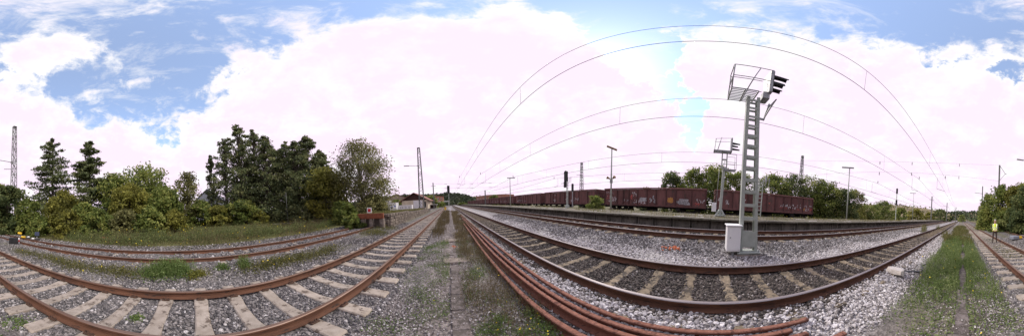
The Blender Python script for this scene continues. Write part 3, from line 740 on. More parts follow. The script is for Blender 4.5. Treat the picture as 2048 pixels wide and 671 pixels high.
def graf_two(t, r, x_, P):                # the second wagon: silver block, ochre block, grey lettering
    S, K, O, W, R_ = MB(), MB(), MB(), MB(), MB()
    blob(S, 1.75, 3.20, 1.28, 2.02, r, x_); scribble(K, 1.9, 3.1, 1.42, 1.85, 5, .05, r, x_ - .004)
    blob(O, 3.55, 4.30, 1.42, 2.15, r, x_); scribble(W, .2, 1.1, 1.62, 2.05, 4, .06, r, x_); scribble(R_, .7, 1.4, 1.3, 1.6, 3, .05, r, x_)
    blob(S, 6.65, 7.60, 1.55, 2.05, r, x_); scribble(S, 5.65, 6.5, 1.5, 2.25, 2, .14, r, x_); scribble(W, 6.7, 8.3, 1.3, 1.75, 6, .06, r, x_)
    scribble(S, 8.95, 9.6, 1.5, 2.2, 2, .10, r, x_ + .03); scribble(R_, 8.4, 8.8, 1.7, 2.3, 1, .12, r, x_); scribble(W, 8.0, 8.6, 2.2, 2.7, 2, .06, r, x_)
    scribble(W, 10.7, 12.2, 1.5, 2.2, 6, .06, r, x_); scribble(R_, 11.2, 12.2, 1.8, 2.2, 3, .06, r, x_); scribble(W, 11.2, 12.2, 2.5, 2.75, 4, .03, r, x_)
    for g, m_ in ((S, 'g_silver'), (K, 'g_black'), (O, 'g_orange'), (W, 'g_white'), (R_, 'g_red')): link('graffiti', g.mesh('graffiti', [M[m_]]), t)['kind'] = 'stuff'
ORD = ['', '', '', 'fourth', 'fifth', 'sixth', 'seventh', 'eighth', 'ninth', 'tenth', 'eleventh', 'twelfth']
wagon(-13.5, 'maroon open wagon at the near end of the freight train, scribbled graffiti', 1, True, graf_end)
wagon(-.08, 'maroon open wagon with a silver and an ochre graffiti block', 2, True, graf_two)
wagon(13.8, 'mostly plain maroon wagon behind the black-headed platform signal', 3)
for k in range(3, 12):
    wagon(13.8 + 14.0 * (k - 2), f'maroon open freight wagon, {ORD[k]} of the train from its near end', k + 1, near=k < 7)

# ------------------------------------------------------------------ masts, signals, lamps
def lattice_mast(name, label, base, top, w0, w1, arm=None, group='steel lattice masts', cat='mast'):
    b, tp = np.array(base, float), np.array(top, float); h = tp[2] - b[2]
    t = thing(name, label, cat, b, 0, group)
    dx, dy = tp[0] - b[0], tp[1] - b[1]
    def corner(k, u):
        w = (w0 + (w1 - w0) * u) / 2; sx, sy = ((-1, -1), (1, -1), (1, 1), (-1, 1))[k]
        return (dx * u + sx * w, dy * u + sy * w, h * u)
    for k in range(4): MB().bar(corner(k, 0), corner(k, 1), .09).build('leg', M['lattice'], t)
    n = max(8, int(h / ((w0 + w1) * .55))); br_ = MB()
    for i in range(n):
        u0, u1 = i / n, (i + 1) / n
        for k in range(4):
            a, c = (k, (k + 1) % 4) if i % 2 == 0 else ((k + 1) % 4, k)
            br_.bar(corner(a, u0), corner(c, u1), .045)
            if i % 3 == 0: br_.bar(corner(k, u0), corner((k + 1) % 4, u0), .04)
    br_.build('bracing', M['lattice'], t)
    MB().box((0, 0, .1), (w0 + .5, w0 + .5, .3), bev=.04).build('footing', M['slab'], t)
    MB().box((dx, dy, h + .02), (w1 + .12, w1 + .12, .1)).build('head_plate', M['lattice'], t)
    if arm:
        for kind, p, q in arm:
            p, q = np.array(p) - b, np.array(q) - b
            a = MB(); a.bar(p, q, .07)
            if kind == 'lamp': a.bar(p + (q - p) * .05 + np.array([0, 0, -.35]), p + (q - p) * .3, .05)
            a.build('arm', M['lattice'], t)
            if kind == 'lamp':
                e = q - p; e = e / np.linalg.norm(e)
                MB().bar(q - e * .1, q + e * .95, .28, .12).build('lamp_head', M['galv_dark'], t)
    return t
# the two tall tapering masts beside the left track
bx_ = atd(27, 400, 24.5)
tpL = atd(26, 254, 24.5)
lattice_mast('lattice_mast', 'tall slim lattice mast behind the bushes at the far left', (bx_[0], bx_[1], .3), (bx_[0], bx_[1], tpL[2]), .85, .45,
             arm=[('lamp', (bx_[0], bx_[1], atd(20, 325, 24.5)[2]), tuple(atd(2046, 320, 23.5))), ('arm', (bx_[0], bx_[1], atd(20, 338, 24.5)[2]), tuple(atd(8, 338, 24)))])
b2 = onz(845, 413, 1.3) * 0 + atd(843.5, 405, 33)
tp2 = atd(837, 296, 33)
lattice_mast('lattice_mast', 'tall tapering lattice mast in front of the red-roofed shed', (b2[0], b2[1], 1.0), (tp2[0], tp2[1], tp2[2]), .95, .42,
             arm=[('lamp', (b2[0], b2[1], atd(836, 331, 33)[2]), tuple(atd(817, 331.5, 33)))])
p = atd(1600, 390, 33); q = atd(1604, 312, 33)
lattice_mast('lattice_mast', 'lattice mast rising from the trees behind the last wagon', (p[0], p[1], .1), (p[0], p[1], q[2]), .8, .35)
p = onx(1163, 385, 24); q = onx(1163, 326, 24)
lattice_mast('lattice_mast', 'lattice mast standing behind the third freight wagon', (24, p[1], .1), (24, p[1], q[2]), .7, .3,
             arm=[('arm', (24, p[1], onx(1160, 350, 24)[2]), tuple(onx(1153, 350, 24)))])

# the big signal mast with its cage
SGX, SGY, SGZ = 4.86, -1.36, .33
sg = thing('signal_mast', 'tall grey-green ladder-like signal mast beside the white cabinet', 'signal mast', (SGX, SGY, SGZ))
TOPZ = 5.74 - SGZ; LEAN = .14
def col_y(s, u): return s * (.235 - .085 * u) + LEAN * u        # column centre along y
for s in (-1, 1):
    c = MB()
    for dx_ in (-.10, .10):
        a, b_ = (dx_, col_y(s, 0), .06), (dx_ * .85, col_y(s, 1), TOPZ)
        c.bar(a, b_, .016, .10)
    c.bar((0, col_y(s, 0) + s * .05, .06), (0, col_y(s, 1) + s * .04, TOPZ), .19, .014)
    c.build('column', M['galv'], sg)
nb = 13
for k in range(nb):
    u = (.055, .20, .275, .35)[k] if k < 4 else .35 + (k - 3) * (.965 - .35) / (nb - 4)
    hh = .48 if k == 0 else .095
    for dx_ in (-.112, .112):
        yc = LEAN * u; wy = col_y(1, u) - col_y(-1, u) - .02
        MB().box((dx_ * (1 - .12 * u), yc, u * TOPZ + (.14 if k == 0 else 0)), (.012, wy, hh), bev=.004).build('batten', M['galv'], sg)
MB().box((0, .0, .03), (.46, .72, .05), bev=.008).build('base_plate', M['galv'], sg)
MB().box((0, 0, -.14), (.6, .85, .26), bev=.03).build('footing', M['slab'], sg)
for x_ in (-.18, .18):
    for y__ in (-.3, .3): MB().tube([(x_, y__, .04), (x_, y__, .12)], .018, 6).build('anchor_bolt', M['galv_dark'], sg)
cage = MB()
def rel(p_): return (p_[0] - SGX, p_[1] - SGY, p_[2] - SGZ)
cy0, cy1, cz0, cz1 = .85, -.22, 5.80 - SGZ, 7.13 - SGZ
for y__ in (.09, .47, .85): cage.box((0, y__, cz0 - .02), (.78, .035, .05))
for k in range(9): cage.box((-.38 + k * .095, .47, cz0 + .0), (.014, .79, .035))
cage.build('standing_grid', M['galv_dark'], sg)
rl = MB()
for x_ in (-.38, .38):
    rl.tube([(x_, cy0, cz0), (x_, cy0 - .02, cz1)], .022, 6); rl.tube([(x_, .42, cz0), (x_, .10, cz1)], .018, 6)
    for zf in (.5, 1.0): rl.tube([(x_, cy0 - .01, cz0 + (cz1 - cz0) * zf), (x_, cy1, cz0 + (cz1 - cz0) * zf)], .016, 6)
for zf in (.5, 1.): rl.tube([(-.38, cy0 - .01, cz0 + (cz1 - cz0) * zf), (.38, cy0 - .01, cz0 + (cz1 - cz0) * zf)], .016, 6)
rl.build('railing', M['galv_dark'], sg)
hd = MB(); hd.box((0, -.30, 6.62 - SGZ), (.62, .10, 1.30), bev=.02); hd.box((0, -.22, 5.86 - SGZ), (.4, .22, .36), bev=.03)
hd.build('signal_head', M['galv_dark'], sg)
MB().box((0, -.362, 6.62 - SGZ), (.56, .02, 1.22)).build('black_screen', M['black'], sg)
for x_, z_, l_ in ((-.15, 6.98, .50), (.15, 6.93, .52), (-.1, 6.62, .42), (.16, 6.52, .45)):
    hood = MB(); n = 12; V, F = [], []
    for i, yy in enumerate((-.37, -.37 - l_)):
        a1 = math.pi * (1.0 if i == 0 else .55)
        for j in range(n + 1):
            a = math.pi / 2 - a1 + 2 * a1 * j / n
            for rr in (.105, .098): V.append((x_ + rr * math.cos(a), yy, z_ - SGZ + rr * math.sin(a) - .03 * i))
    m2 = 2 * (n + 1)
    for j in range(n):
        o_ = 2 * j
        F += [(o_, o_ + 2, m2 + o_ + 2, m2 + o_), (o_ + 1, m2 + o_ + 1, m2 + o_ + 3, o_ + 3), (m2 + o_, m2 + o_ + 2, m2 + o_ + 3, m2 + o_ + 1)]
    hood.add(V, F); hood.build('lens_hood', M['black'], sg)
tri = MB()
tc_ = (-.02, -.36, 5.24 - SGZ)
poly = [(-.40, .34), (.40, .34), (0, -.38)]
tri.prism([(u, w) for u, w in poly], lambda u, w: (tc_[0] + u, tc_[1] - .02 - .28 * w, tc_[2] + w), lambda u, w: (tc_[0] + u, tc_[1] + .02 - .28 * w, tc_[2] + w))
tri.build('indicator_board', M['galv_dark'], sg)
MB().bar((0, .0, 4.86 - SGZ), (0, -.28, 4.84 - SGZ), .06).bar((0, -.26, 4.86 - SGZ), (0, -.40, 5.6 - SGZ), .05).build('indicator_bracket', M['galv_dark'], sg)

cb = thing('equipment_cabinet', 'white equipment cabinet mounted at the foot of the tall mast', 'cabinet', (4.80, -.865, .42))
MB().box((0, 0, .39), (.40, .40, .76), bev=.012).build('body', M['white_box'], cb)
MB().box((-.207, -.02, .39), (.012, .33, .66), bev=.004).build('door', M['white_box'], cb)
MB().box((.0, 0, .785), (.48, .47, .035), bev=.01).build('lid', M['white_box'], cb)
MB().tube([(-.22, .11, .42), (-.235, .11, .46)], .012, 6).build('lock', M['galv_dark'], cb)
MB().box((.02, -.24, .5), (.12, .09, .36)).build('bracket', M['galv_dark'], cb)
lg = MB(); lg.box((.1, 0, -.08), (.06, .06, .2)); lg.box((-.1, 0, -.08), (.06, .06, .2)); lg.tube([(0, -.1, .02), (0, -.12, -.16)], .03, 6); lg.build('leg', M['galv_dark'], cb)

# platform signal with cage
s2 = thing('signal_mast', 'smaller signal with cage standing on the platform, white box at its foot', 'signal mast', (11.5, -1.05, PLZ))
MB().bar((0, 0, 0), (0, -.12, 3.45), .22, .18).build('column', M['galv'], s2)
f2 = MB(); f2.box((0, 0, .05), (.7, .7, .1), bev=.02)
for a in range(4):
    c_, s_ = math.cos(a * math.pi / 2 + .78), math.sin(a * math.pi / 2 + .78); f2.bar((c_ * .38, s_ * .38, .1), (c_ * .1, s_ * .1, .45), .08)
f2.build('base', M['galv'], s2)
up = MB()
for s in (-.17, .17): up.bar((0, -.12 + s, 3.4), (0, -.12 + s, 4.7), .08)
for z_ in (3.5, 4.1, 4.65): up.box((0, -.12, z_), (.1, .4, .1))
up.build('upper_frame', M['galv'], s2)
bk = MB(); [bk.box((x_, -.50, 3.32), (.03, .9, .05)) for x_ in (-.33, -.2, -.07, .07, .2, .33)]; [bk.box((0, y__, 3.30), (.7, .04, .04)) for y__ in (-.9, -.5, -.1)]
for x_ in (-.33, .33):
    for y__ in (-.08, -.92): bk.tube([(x_, y__, 3.3), (x_, y__, 4.45 if y__ < -.5 else 3.9)], .018, 6)
    bk.tube([(x_, -.4, 4.45), (x_, -.92, 4.45)], .016, 6); bk.tube([(x_, -.08, 3.85), (x_, -.92, 3.85)], .016, 6)
bk.build('work_basket', M['galv_dark'], s2)
cg = MB(); [cg.box((x_, .05, 4.70), (.03, 1.25, .05)) for x_ in (-.33, -.2, -.07, .07, .2, .33)]; [cg.box((0, y__, 4.68), (.7, .04, .04)) for y__ in (-.5, .05, .6)]
for x_ in (-.33, .33):
    cg.tube([(x_, .62, 4.7), (x_, .55, 5.6)], .018, 6); cg.tube([(x_, .42, 4.7), (x_, .18, 5.75)], .02, 6); cg.tube([(x_, .6, 5.6), (x_, -.5, 5.72)], .016, 6)
cg.tube([(-.33, .56, 5.6), (.33, .56, 5.6)], .016, 6); cg.build('cage', M['galv_dark'], s2)
MB().box((0, -.55, 5.25), (.5, .10, 1.15), bev=.02).build('signal_head', M['galv_dark'], s2)
for x_, z_, l_ in ((-.12, 5.4, .55), (.12, 5.28, .45), (0, 4.98, .55)):
    MB().tube([(x_, -.6, z_), (x_, -.6 - l_, z_ - .03)], [.09, .05], 10).build('lens_hood', M['black'], s2)
MB().box((-.1, .45, .62), (.3, .30, .62), bev=.015).build('cable_box', M['white_box'], s2)
MB().tube([(-.1, .30, .9), (-.1, .26, 2.2), (-.05, .2, 3.3)], .02, 6).build('conduit', M['galv_dark'], s2)

s3 = thing('signal_mast', 'short slim ladder mast with cross arms standing before the last wagon', 'signal mast', (13.1, -4.45, PLZ - .1))
for s in (-.16, .16): MB().bar((0, s * 1.1, 0), (0, s - .1, 3.3), .07).build('column', M['galv'], s3)
for k in range(9): MB().box((0, -.1 * k / 9, .3 + k * .34), (.06, .30, .07)).build('batten', M['galv'], s3)
MB().bar((0, .1, 3.2), (0, -.9, 3.28), .04).bar((0, -.5, 2.9), (0, -.5, 3.6), .07).bar((0, -.8, 2.9), (0, -.8, 3.5), .05).build('cross_arm', M['galv_dark'], s3)
MB().box((0, -.5, 3.35), (.25, .12, .5)).build('signal_head', M['galv_dark'], s3)
MB().box((-.05, .32, .35), (.28, .3, .6), bev=.02).build('cable_box', M['slab'], s3)

# black-headed signal on a slim mast (platform), two heads
s4 = thing('signal_mast', 'black-headed light signal on a slim mast in front of the third wagon', 'signal mast', (12.72, 14.40, PLZ))
for s in (-.1, .1): MB().bar((0, s, 0), (0, s, 3.6), .06).build('column', M['galv'], s4)
for k in range(8): MB().bar((0, -.1, .2 + k * .4), (0, .1, .4 + k * .4), .035).build('lattice', M['galv'], s4)
hd = MB(); hd.box((-.1, .12, 3.62), (.16, .62, 1.0), bev=.05); hd.box((-.1, .28, 2.75), (.16, .42, .75), bev=.05); hd.prism([(math.cos(a) * .3, math.sin(a) * .3) for a in np.linspace(0, math.pi, 9)], lambda u, w: (-.18, .12 + u, 4.1 + w), lambda u, w: (-.02, .12 + u, 4.1 + w))
hd.build('signal_head', M['black'], s4)
MB().bar((-.05, 1.1, 2.92), (-.05, -.3, 2.92), .05).bar((0, -.35, 2.9), (0, -.35, 3.5), .03).bar((0, -.62, 2.9), (0, -.62, 3.5), .03).bar((0, -.35, 3.5), (0, -.75, 3.5), .03).build('cross_arm', M['galv_dark'], s4)
MB().box((0, 0, .15), (.35, .4, .3), bev=.02).build('base', M['galv'], s4)
s5p = onx(1145, 395, 15.8)
s5 = thing('signal_mast', 'second black signal head peeking over the third wagon', 'signal mast', (15.8, s5p[1], .2))
MB().bar((0, 0, 0), (0, 0, 3.5), .1).build('column', M['galv_dark'], s5)
zt = onx(1145, 367, 15.8)[2] - .2
MB().box((0, 0, zt - .6), (.15, .42, 1.0), bev=.05).tube([(0, 0, zt - .1), (0, 0, zt)], .15, 10).build('signal_head', M['black'], s5)

# signal at the end of the walkway
s6 = thing('signal_mast', 'black light signal on a grey post at the far end of the walkway', 'signal mast', (.03, 39, .1))
MB().tube([(0, 0, 0), (-.05, 0, 6.0)], .06, 8).build('post', M['galv'], s6)
MB().box((-.08, -.1, 5.1), (.62, .16, 1.9), bev=.05).box((.06, -.12, 5.65), (.3, .2, .5)).build('signal_head', M['black'], s6)
MB().box((.05, -.2, .45), (.65, .4, .7), bev=.03).build('cabinet', M['white_box'], s6)
yd = thing('yellow_marker', 'small yellow diamond marker board beside the walkway signal', 'marker', tuple(onz(891, 424, .15)))
MB().prism([(0, -.42), (.26, 0), (0, .42), (-.26, 0)], lambda u, w: (u, 0, .75 + w), lambda u, w: (u, .03, .75 + w)).build('board', M['yellow'], yd)
MB().tube([(0, .04, 0), (0, .04, .7)], .03, 6).build('post', M['galv'], yd)

# platform lamps
def lamp_post(label, p, zt, head, speakers=False, L=1.9, ang=0., tilt=0., tone='galv_dark'):
    t = thing('lamp_post', label, 'lamp post', p, 0, 'platform lamp posts')
    h = zt - p[2]
    MB().tube([(0, 0, 0), (0, 0, h * .55), (0, 0, h)], [.085, .075, .055], 10).build('pole', M['galv'], t)
    MB().box((0, 0, .06), (.34, .34, .12), bev=.02).build('base', M['slab'], t)
    d = Vector((math.cos(ang) * math.cos(tilt), math.sin(ang) * math.cos(tilt), math.sin(tilt)))
    e = Vector(head)
    MB().bar(e - d * L / 2, e + d * L / 2, .26, .12).build('lamp_head', M[tone], t)
    if speakers:
        for s in (-1, 1):
            MB().tube([(0, s * .12, h * .49), (-.05, s * .30, h * .505), (-.1, s * .42, h * .515)], [.05, .09, .16], 10).build('loudspeaker', M['lamp_brown'], t)
        MB().box((0, 0, h * .45), (.2, .2, .35)).build('junction_box', M['galv_dark'], t)
    return t
a_, b_ = atd(1214, 292, 15.6), atd(1234, 300, 15.6)
base = (13.05, 8.55, PLZ)
hdv = (b_ - a_); mid = (a_ + b_) / 2
lamp_post('lamp post carrying brown loudspeakers halfway up, before the second wagon', base, mid[2] - .05, mid - np.array(base), True, np.linalg.norm(hdv), math.atan2(hdv[1], hdv[0]), math.atan2(hdv[2], math.hypot(hdv[0], hdv[1])), 'lamp_brown')
for label, pa, pb, d, pbx in (('plain lamp post on the platform right of the train', (1684, 336), (1708, 334), 20.5, (1693, 437)), ('distant lamp post on the platform, among the maroon wagons', (1014, 355), (1030, 356), 28.5, (1021, 412)),
                              ('farthest small lamp post towards the right end of the platform', (1820, 386), (1832, 386), 44, (1825, 436))):
    a_, b_ = atd(*pa, d), atd(*pb, d); mid = (a_ + b_) / 2
    base = np.array([atd(*pbx, d)[0], atd(*pbx, d)[1], PLZ - .05]); hdv = b_ - a_
    lamp_post(label, tuple(base), mid[2], mid - base, False, np.linalg.norm(hdv), math.atan2(hdv[1], hdv[0]), 0)
# dark signal far along the platform
sp_ = atd(1791, 437, 31)
s7 = thing('signal_mast', 'thin dark signal far along the platform, right of the trees', 'signal mast', (sp_[0], sp_[1], PLZ - .05))
zt = atd(1792, 375, 31)[2] - PLZ
MB().bar((0, 0, 0), (0, 0, zt), .12).build('column', M['galv'], s7)
for z_ in (zt - .6, zt * .55): MB().box((0, 0, z_), (.3, .35, 1.0), bev=.05).build('signal_head', M['black'], s7)
for k, (px, py0, py1, d, lab) in enumerate(((1862, 392, 436, 60, 'thin distant catenary mast over the bushes at the right'), (1893, 405, 434, 80, 'dark distant catenary mast left of the vanishing point'),
                          (1911, 414, 436, 110, 'farthest small catenary mast near the vanishing point'), (1996, 330, 440, 30, 'overhead wire mast rising from the trees behind the standing person'),
                          (868, 365, 410, 60, 'distant mast with cross bar above the small brick house'), (971, 380, 412, 60, 'thin mast among the far wagons'), (1963, 372, 440, 45, 'mast top showing over the trees left of the standing person'))):
    p, q = atd(px, py1, d), atd(px, py0, d)
    t = thing('catenary_mast', lab, 'mast', (p[0], p[1], .1), 0, 'distant catenary masts')
    MB().bar((0, 0, 0), (0, 0, q[2] - .1), .26 if d < 50 else .34).build('post', M['lattice'], t)
    if px == 1996:
        zc = atd(px, 362, d)[2] - .1; zu = q[2] - .1; zm = (zc + zu) / 2
        u = np.array([-math.cos(.2), -.1, 0]) * 1.2
        MB().bar((0, 0, zu), (u[0], u[1], zm), .06).bar((0, 0, zc), (u[0], u[1], zm), .06).bar((u[0], u[1], zm), (u[0] * 1.2, u[1], zm), .08).build('bracket', M['lattice'], t)
        SPAN = (p[0], p[1], zu + .1, zc + .1)
    elif px == 971: SPB = (p[0], p[1])
    elif k in (0, 4):
        if k == 4: SPA = (p[0], p[1], q[2])
        MB().bar((-.9, 0, (q[2]) * .86), (.9, 0, q[2] * .86), .12).build('cross_bar', M['lattice'], t)
    else: MB().bar((-.2, 0, q[2] * .8), (2.2 if px > 1000 else -2.2, 0, q[2] * .82), .1).build('cantilever', M['lattice'], t)

# ------------------------------------------------------------------ overhead wires
def wire_line(x_, zc, zm, y0, y1, label, rr, span=62., ph=0., drop=6.):
    t = thing('overhead_line', label, 'overhead wire', (0, 0, 0), 0, 'overhead lines above the tracks')
    ys = np.arange(y0, y1 + .1, 2.5)
    stag = lambda k: .22 * (2 * abs(((k - ph) / span) % 1 - .5) * 2 - 1)
    sag = lambda k: 1.0 * (1 - (2 * (((k - ph) / span) % 1) - 1) ** 2)
    MB().tube([(x_ + stag(k) * .0, k, zc) for k in ys], [rr * (1 + abs(k) / 40) for k in ys], 5).build('contact_wire', M['wire'], t)
    MB().tube([(x_ + stag(k) * .0, k, zm + .9 - sag(k)) for k in ys], [rr * .85 * (1 + abs(k) / 40) for k in ys], 5).build('carrier_wire', M['wire'], t)
    for k in np.arange(y0 + 8, y1, span / 7):
        MB().tube([(x_, k, zc), (x_, k, zm + .9 - sag(k))], rr * .6, 4).build('dropper', M['wire'], t)
    for s in np.arange(ph - span * 3, y1, span):
        if y0 < s < y1:
            MB().bar((x_, s, zc + .02), (x_ + 1.2, s, zc + .35), .05).bar((x_ + 1.2, s, zc + .35), (x_ + 1.2, s, zm + 1.0), .03).build('steady_arm', M['lattice'], t)
            MB().bar((x_, s, zm + .9), (x_, s, zm + 1.3), .10).build('insulator', M['lattice'], t)
    return t
wire_line(2.62, 5.88, 6.95, -100, 150, 'pair of overhead wires above the track by the signal mast', .008, 62, -24)
wire_line(7.2, 6.1, 7.35, -110, 150, 'pair of overhead wires above the platform track', .011, 62, -26)
wire_line(15.0, 5.75, 6.85, -110, 150, 'pair of overhead wires between the platform and the train', .014, 62, -26)
wire_line(24.0, 5.3, 6.5, -110, 150, 'lowest and farthest pair of overhead wires behind the train', .016, 62, -30)
hs = thing('head_span', 'cross wires strung over all tracks towards the standing person', 'overhead wire', (0, 0, 0))
qx = atd(1604, 318, 33)
for z0_, z1_, sg_ in ((SPAN[2], qx[2] - .3, 1.6), (SPAN[3], SPAN[3] - .4, .1)):
    P = [(SPAN[0] + (qx[0] - SPAN[0]) * u, SPAN[1] + (qx[1] - SPAN[1]) * u, z0_ + (z1_ - z0_) * u - sg_ * 4 * u * (1 - u)) for u in np.linspace(0, 1, 15)]
    MB().tube(P, .012, 5).build('span_wire', M['wire'], hs)
    for u in (.28, .43, .62):
        k = int(u * 14); MB().bar(P[k], (P[k][0], P[k][1], P[k][2] - .5), .09).build('insulator', M['lattice'], hs)

hs2 = thing('head_span', 'cross wires strung over the far tracks above the walkway signal', 'overhead wire', (0, 0, 0))
for dz_ in (0, -1.6):
    P = [(SPA[0] + (SPB[0] + 9 - SPA[0]) * u, SPA[1] + (SPB[1] - SPA[1]) * u, SPA[2] - .4 + dz_ - .5 * 4 * u * (1 - u)) for u in np.linspace(0, 1, 13)]
    MB().tube(P, .022, 5).build('span_wire', M['wire'], hs2)
    for k in (2, 4, 6, 9): MB().bar((P[k][0] - .5, P[k][1], P[k][2]), (P[k][0] + .5, P[k][1], P[k][2] - .05), .11).build('insulator', M['lattice'], hs2)
# ------------------------------------------------------------------ buffer stop and stone loading ramp
bf = thing('buffer_stop', 'buffer stop with a rusty red beam closing the siding', 'buffer stop', (-6.1, 11.55, .12))
MB().box((0, -.02, .98), (2.3, .26, .42), bev=.02).build('beam', M['rust_beam'], bf)
for x_, w_ in ((-.72, .36), (.05, .30), (.98, .34)): MB().box((x_, .1, .38), (w_, .42, .78), bev=.03).build('pier', M['slab'], bf)
MB().box((.05, .34, .4), (2.2, .10, .8)).build('back_wall', M['mortar'], bf)
sgn = thing('stop_board', 'square white board with a red centre standing on the buffer stop', 'sign', (-6.2, 11.6, 1.27))
MB().box((0, 0, .30), (.42, .03, .42), bev=.006).build('board', M['white'], sgn)
MB().box((0.0, -.018, .30), (.26, .012, .26)).build('red_square', M['red'], sgn)
MB().box((0, .03, .06), (.05, .03, .2)).build('post', M['galv_dark'], sgn)
rp = thing('loading_ramp', 'old stone loading ramp with grass on top behind the buffer stop', 'loading ramp', (0, 0, 0))
RX0, RX1, RY0, RY1, RZT = -7.6, -4.72, 12.05, 42., 1.22
mb = MB(); mb.add([(RX0, RY0, 0), (RX1, RY0, 0), (RX1 - .2, RY1, 0), (RX0 - 6, RY1, 0), (RX0, RY0, RZT), (RX1, RY0, RZT), (RX1 - .2, RY1, .75), (RX0 - 6, RY1, .75)],
       [(0, 3, 2, 1), (4, 5, 6, 7), (0, 1, 5, 4), (1, 2, 6, 5), (2, 3, 7, 6), (3, 0, 4, 7)]); mb.build('core', M['mortar'], rp)
r_ = random.Random(8)
smesh = []
for k in range(6):
    b = MB().box((0, 0, 0), (1, .2, 1), bev=.12); b.v = [(p[0] * (1 + r_.uniform(-.06, .06)), p[1], p[2] * (1 + r_.uniform(-.08, .08))) for p in b.v]
    smesh.append(b.mesh('stone', M['stone_wall']))
nst = 0
for row in range(5):
    y_ = RY0 + r_.uniform(0, .2)
    zt0 = .02 + row * .24
    while y_ < 36:
        l_ = r_.uniform(.32, .7) * (1 + (y_ - 12) / 22)
        zmax = RZT - (RZT - .75) * (y_ - RY0) / (RY1 - RY0)
        if zt0 + .2 < zmax + .05:
            xx = RX1 - .2 * (y_ - RY0) / (RY1 - RY0)
            o = link('stone', smesh[r_.randrange(6)], rp, (xx + .02 + r_.uniform(-.025, .03), y_ + l_ / 2, zt0 + .12), (0, r_.uniform(-.03, .03), math.pi / 2)); o.scale = (l_ * .95, 1, .225); nst += 1
        y_ += l_ + .01
    x__ = RX0
    while x__ < RX1 - .2:
        l_ = r_.uniform(.3, .6)
        o = link('stone', smesh[r_.randrange(6)], rp, (x__ + l_ / 2, RY0 - .02 + r_.uniform(-.02, .02), zt0 + .12)); o.scale = (l_ * .95, 1, .225); x__ += l_ + .01

# ------------------------------------------------------------------ small track furniture on the left
fx = thing('point_indicator', 'black box with a white letter plate beside the siding switch', 'switch box', (-5.32, -10.5, .12), math.atan2(-5.3, 10.5) + math.pi)
MB().box((0, 0, .27), (.62, .42, .44), bev=.03).build('housing', M['black'], fx)
pm_ = MB().box((-.20, .216, .22), (.17, .012, .22)).build('plate', M['white'], fx)
fl = MB(); fl.box((-.165, .225, .22), (.025, .006, .16)); fl.box((-.205, .225, .29), (.06, .006, .025)); fl.box((-.20, .225, .225), (.05, .006, .022)); fl.build('letter', M['black'], pm_)
MB().box((.2, 0, .03), (.08, .3, .08)).box((-.2, 0, .03), (.08, .3, .08)).build('foot', M['under'], fx)
ps = thing('marker_post', 'short red and white banded post right of the black switch box', 'post', (-5.78, -10.5, .12))
for k in range(3): MB().tube([(0, 0, k * .15), (0, 0, k * .15 + .15)], .055, 8).build('band', M['red' if k == 1 else 'white'], ps)
for lab, px, py, d in (('yellow weighted switch lever, the farther of the two', 48, 470, 16.2), ('yellow weighted switch lever, the nearer of the two', 56, 475, 14.6)):
    p = atd(px, py, d)
    t = thing('switch_lever', lab, 'switch lever', (p[0], p[1], .18), -.6, 'yellow switch levers')
    big_ = d > 15
    MB().bar((0, 0, .1), (.35, 0, .42 if big_ else .22), .05).build('arm', M['under'], t)
    MB().tube([(.22, 0, .40 if big_ else .2), (.62, 0, .47 if big_ else .24)], [.14 if big_ else .10, .10 if big_ else .08], 10).build('weight', M['yellow'], t)
    MB().box((0, 0, .06), (.4, .3, .14), bev=.02).build('base', M['under'], t)
    MB().box((-.45, .05, .1), (.24, .18, .12), bev=.03).build('end_cap', M['white'], t)
ln = thing('switch_lantern', 'small dark blue switch lantern with white bars and arrow', 'switch signal', (-8.16, -11.62, .22), math.atan2(-8.16, 11.62) + math.pi)
MB().box((0, 0, .50), (.40, .28, .32), bev=.02).build('box', M['blue_dark'], ln)
wb = MB(); wb.box((.12, .146, .50), (.035, .01, .24)); wb.box((.05, .146, .50), (.035, .01, .24))
wb.prism([(-.05, -.0), (-.16, .09), (-.16, -.09)], lambda u, w: (u, .152, .55 + w), lambda u, w: (u, .141, .55 + w)); wb.box((-.10, .146, .42), (.12, .01, .06)); wb.build('symbol', M['white'], ln)
MB().tube([(0, 0, 0), (0, 0, .36)], .04, 8).build('stand', M['galv_dark'], ln)
MB().box((0, 0, .02), (.5, .3, .08), bev=.02).build('base', M['under'], ln)
p = onz(205, 477, .3); db = thing('brick_debris', 'broken red bricks lying in the grass beyond the siding', 'rubble', (p[0], p[1], .28))
for k in range(5): MB().box((0, 0, 0), (.26, .13, .10), bev=.01).build('brick', M['red' if k == 1 else 'slab'] if k < 2 else M['brick'], db, (r_.uniform(-.35, .35), r_.uniform(-.2, .2), .06 + .05 * (k % 2)), (r_.uniform(-.4, .4), r_.uniform(-.3, .3), r_.uniform(0, 3)))
p = atd(2036, 474, 14.6); ym = thing('point_machine', 'yellow-capped grey switch machine beside the person\'s track', 'switch machine', (p[0], p[1], .12), .4)
MB().box((.42, 0, .22), (.75, .5, .30), bev=.04).build('housing', M['house_grey'], ym)
MB().box((-.18, 0, .2), (.4, .34, .2), bev=.03).build('cap', M['yellow'], ym)
p = onz(576, 448, .3); pt = thing('thin_post', 'thin grey post standing alone before the tall conifers', 'post', (p[0], p[1], .25))
MB().tube([(0, 0, 0), (-.05, 0, atd(574, 384, math.hypot(p[0], p[1]))[2] - .25)], .032, 8).build('pole', M['lattice'], pt)
MB().tube([(0, 0, 0), (0, 0, .12)], .12, 8).build('foot', M['slab'], pt)
pq = atd(1959, 436, 50); wtx = thing('triangle_sign', 'tiny white triangle sign by the track below the trees', 'sign', (pq[0], pq[1], .15))
MB().prism([(0, .5), (.4, -.3), (-.4, -.3)], lambda u, w: (u, 0, 1.6 + w), lambda u, w: (u, -.04, 1.6 + w)).build('board', M['white'], wtx)
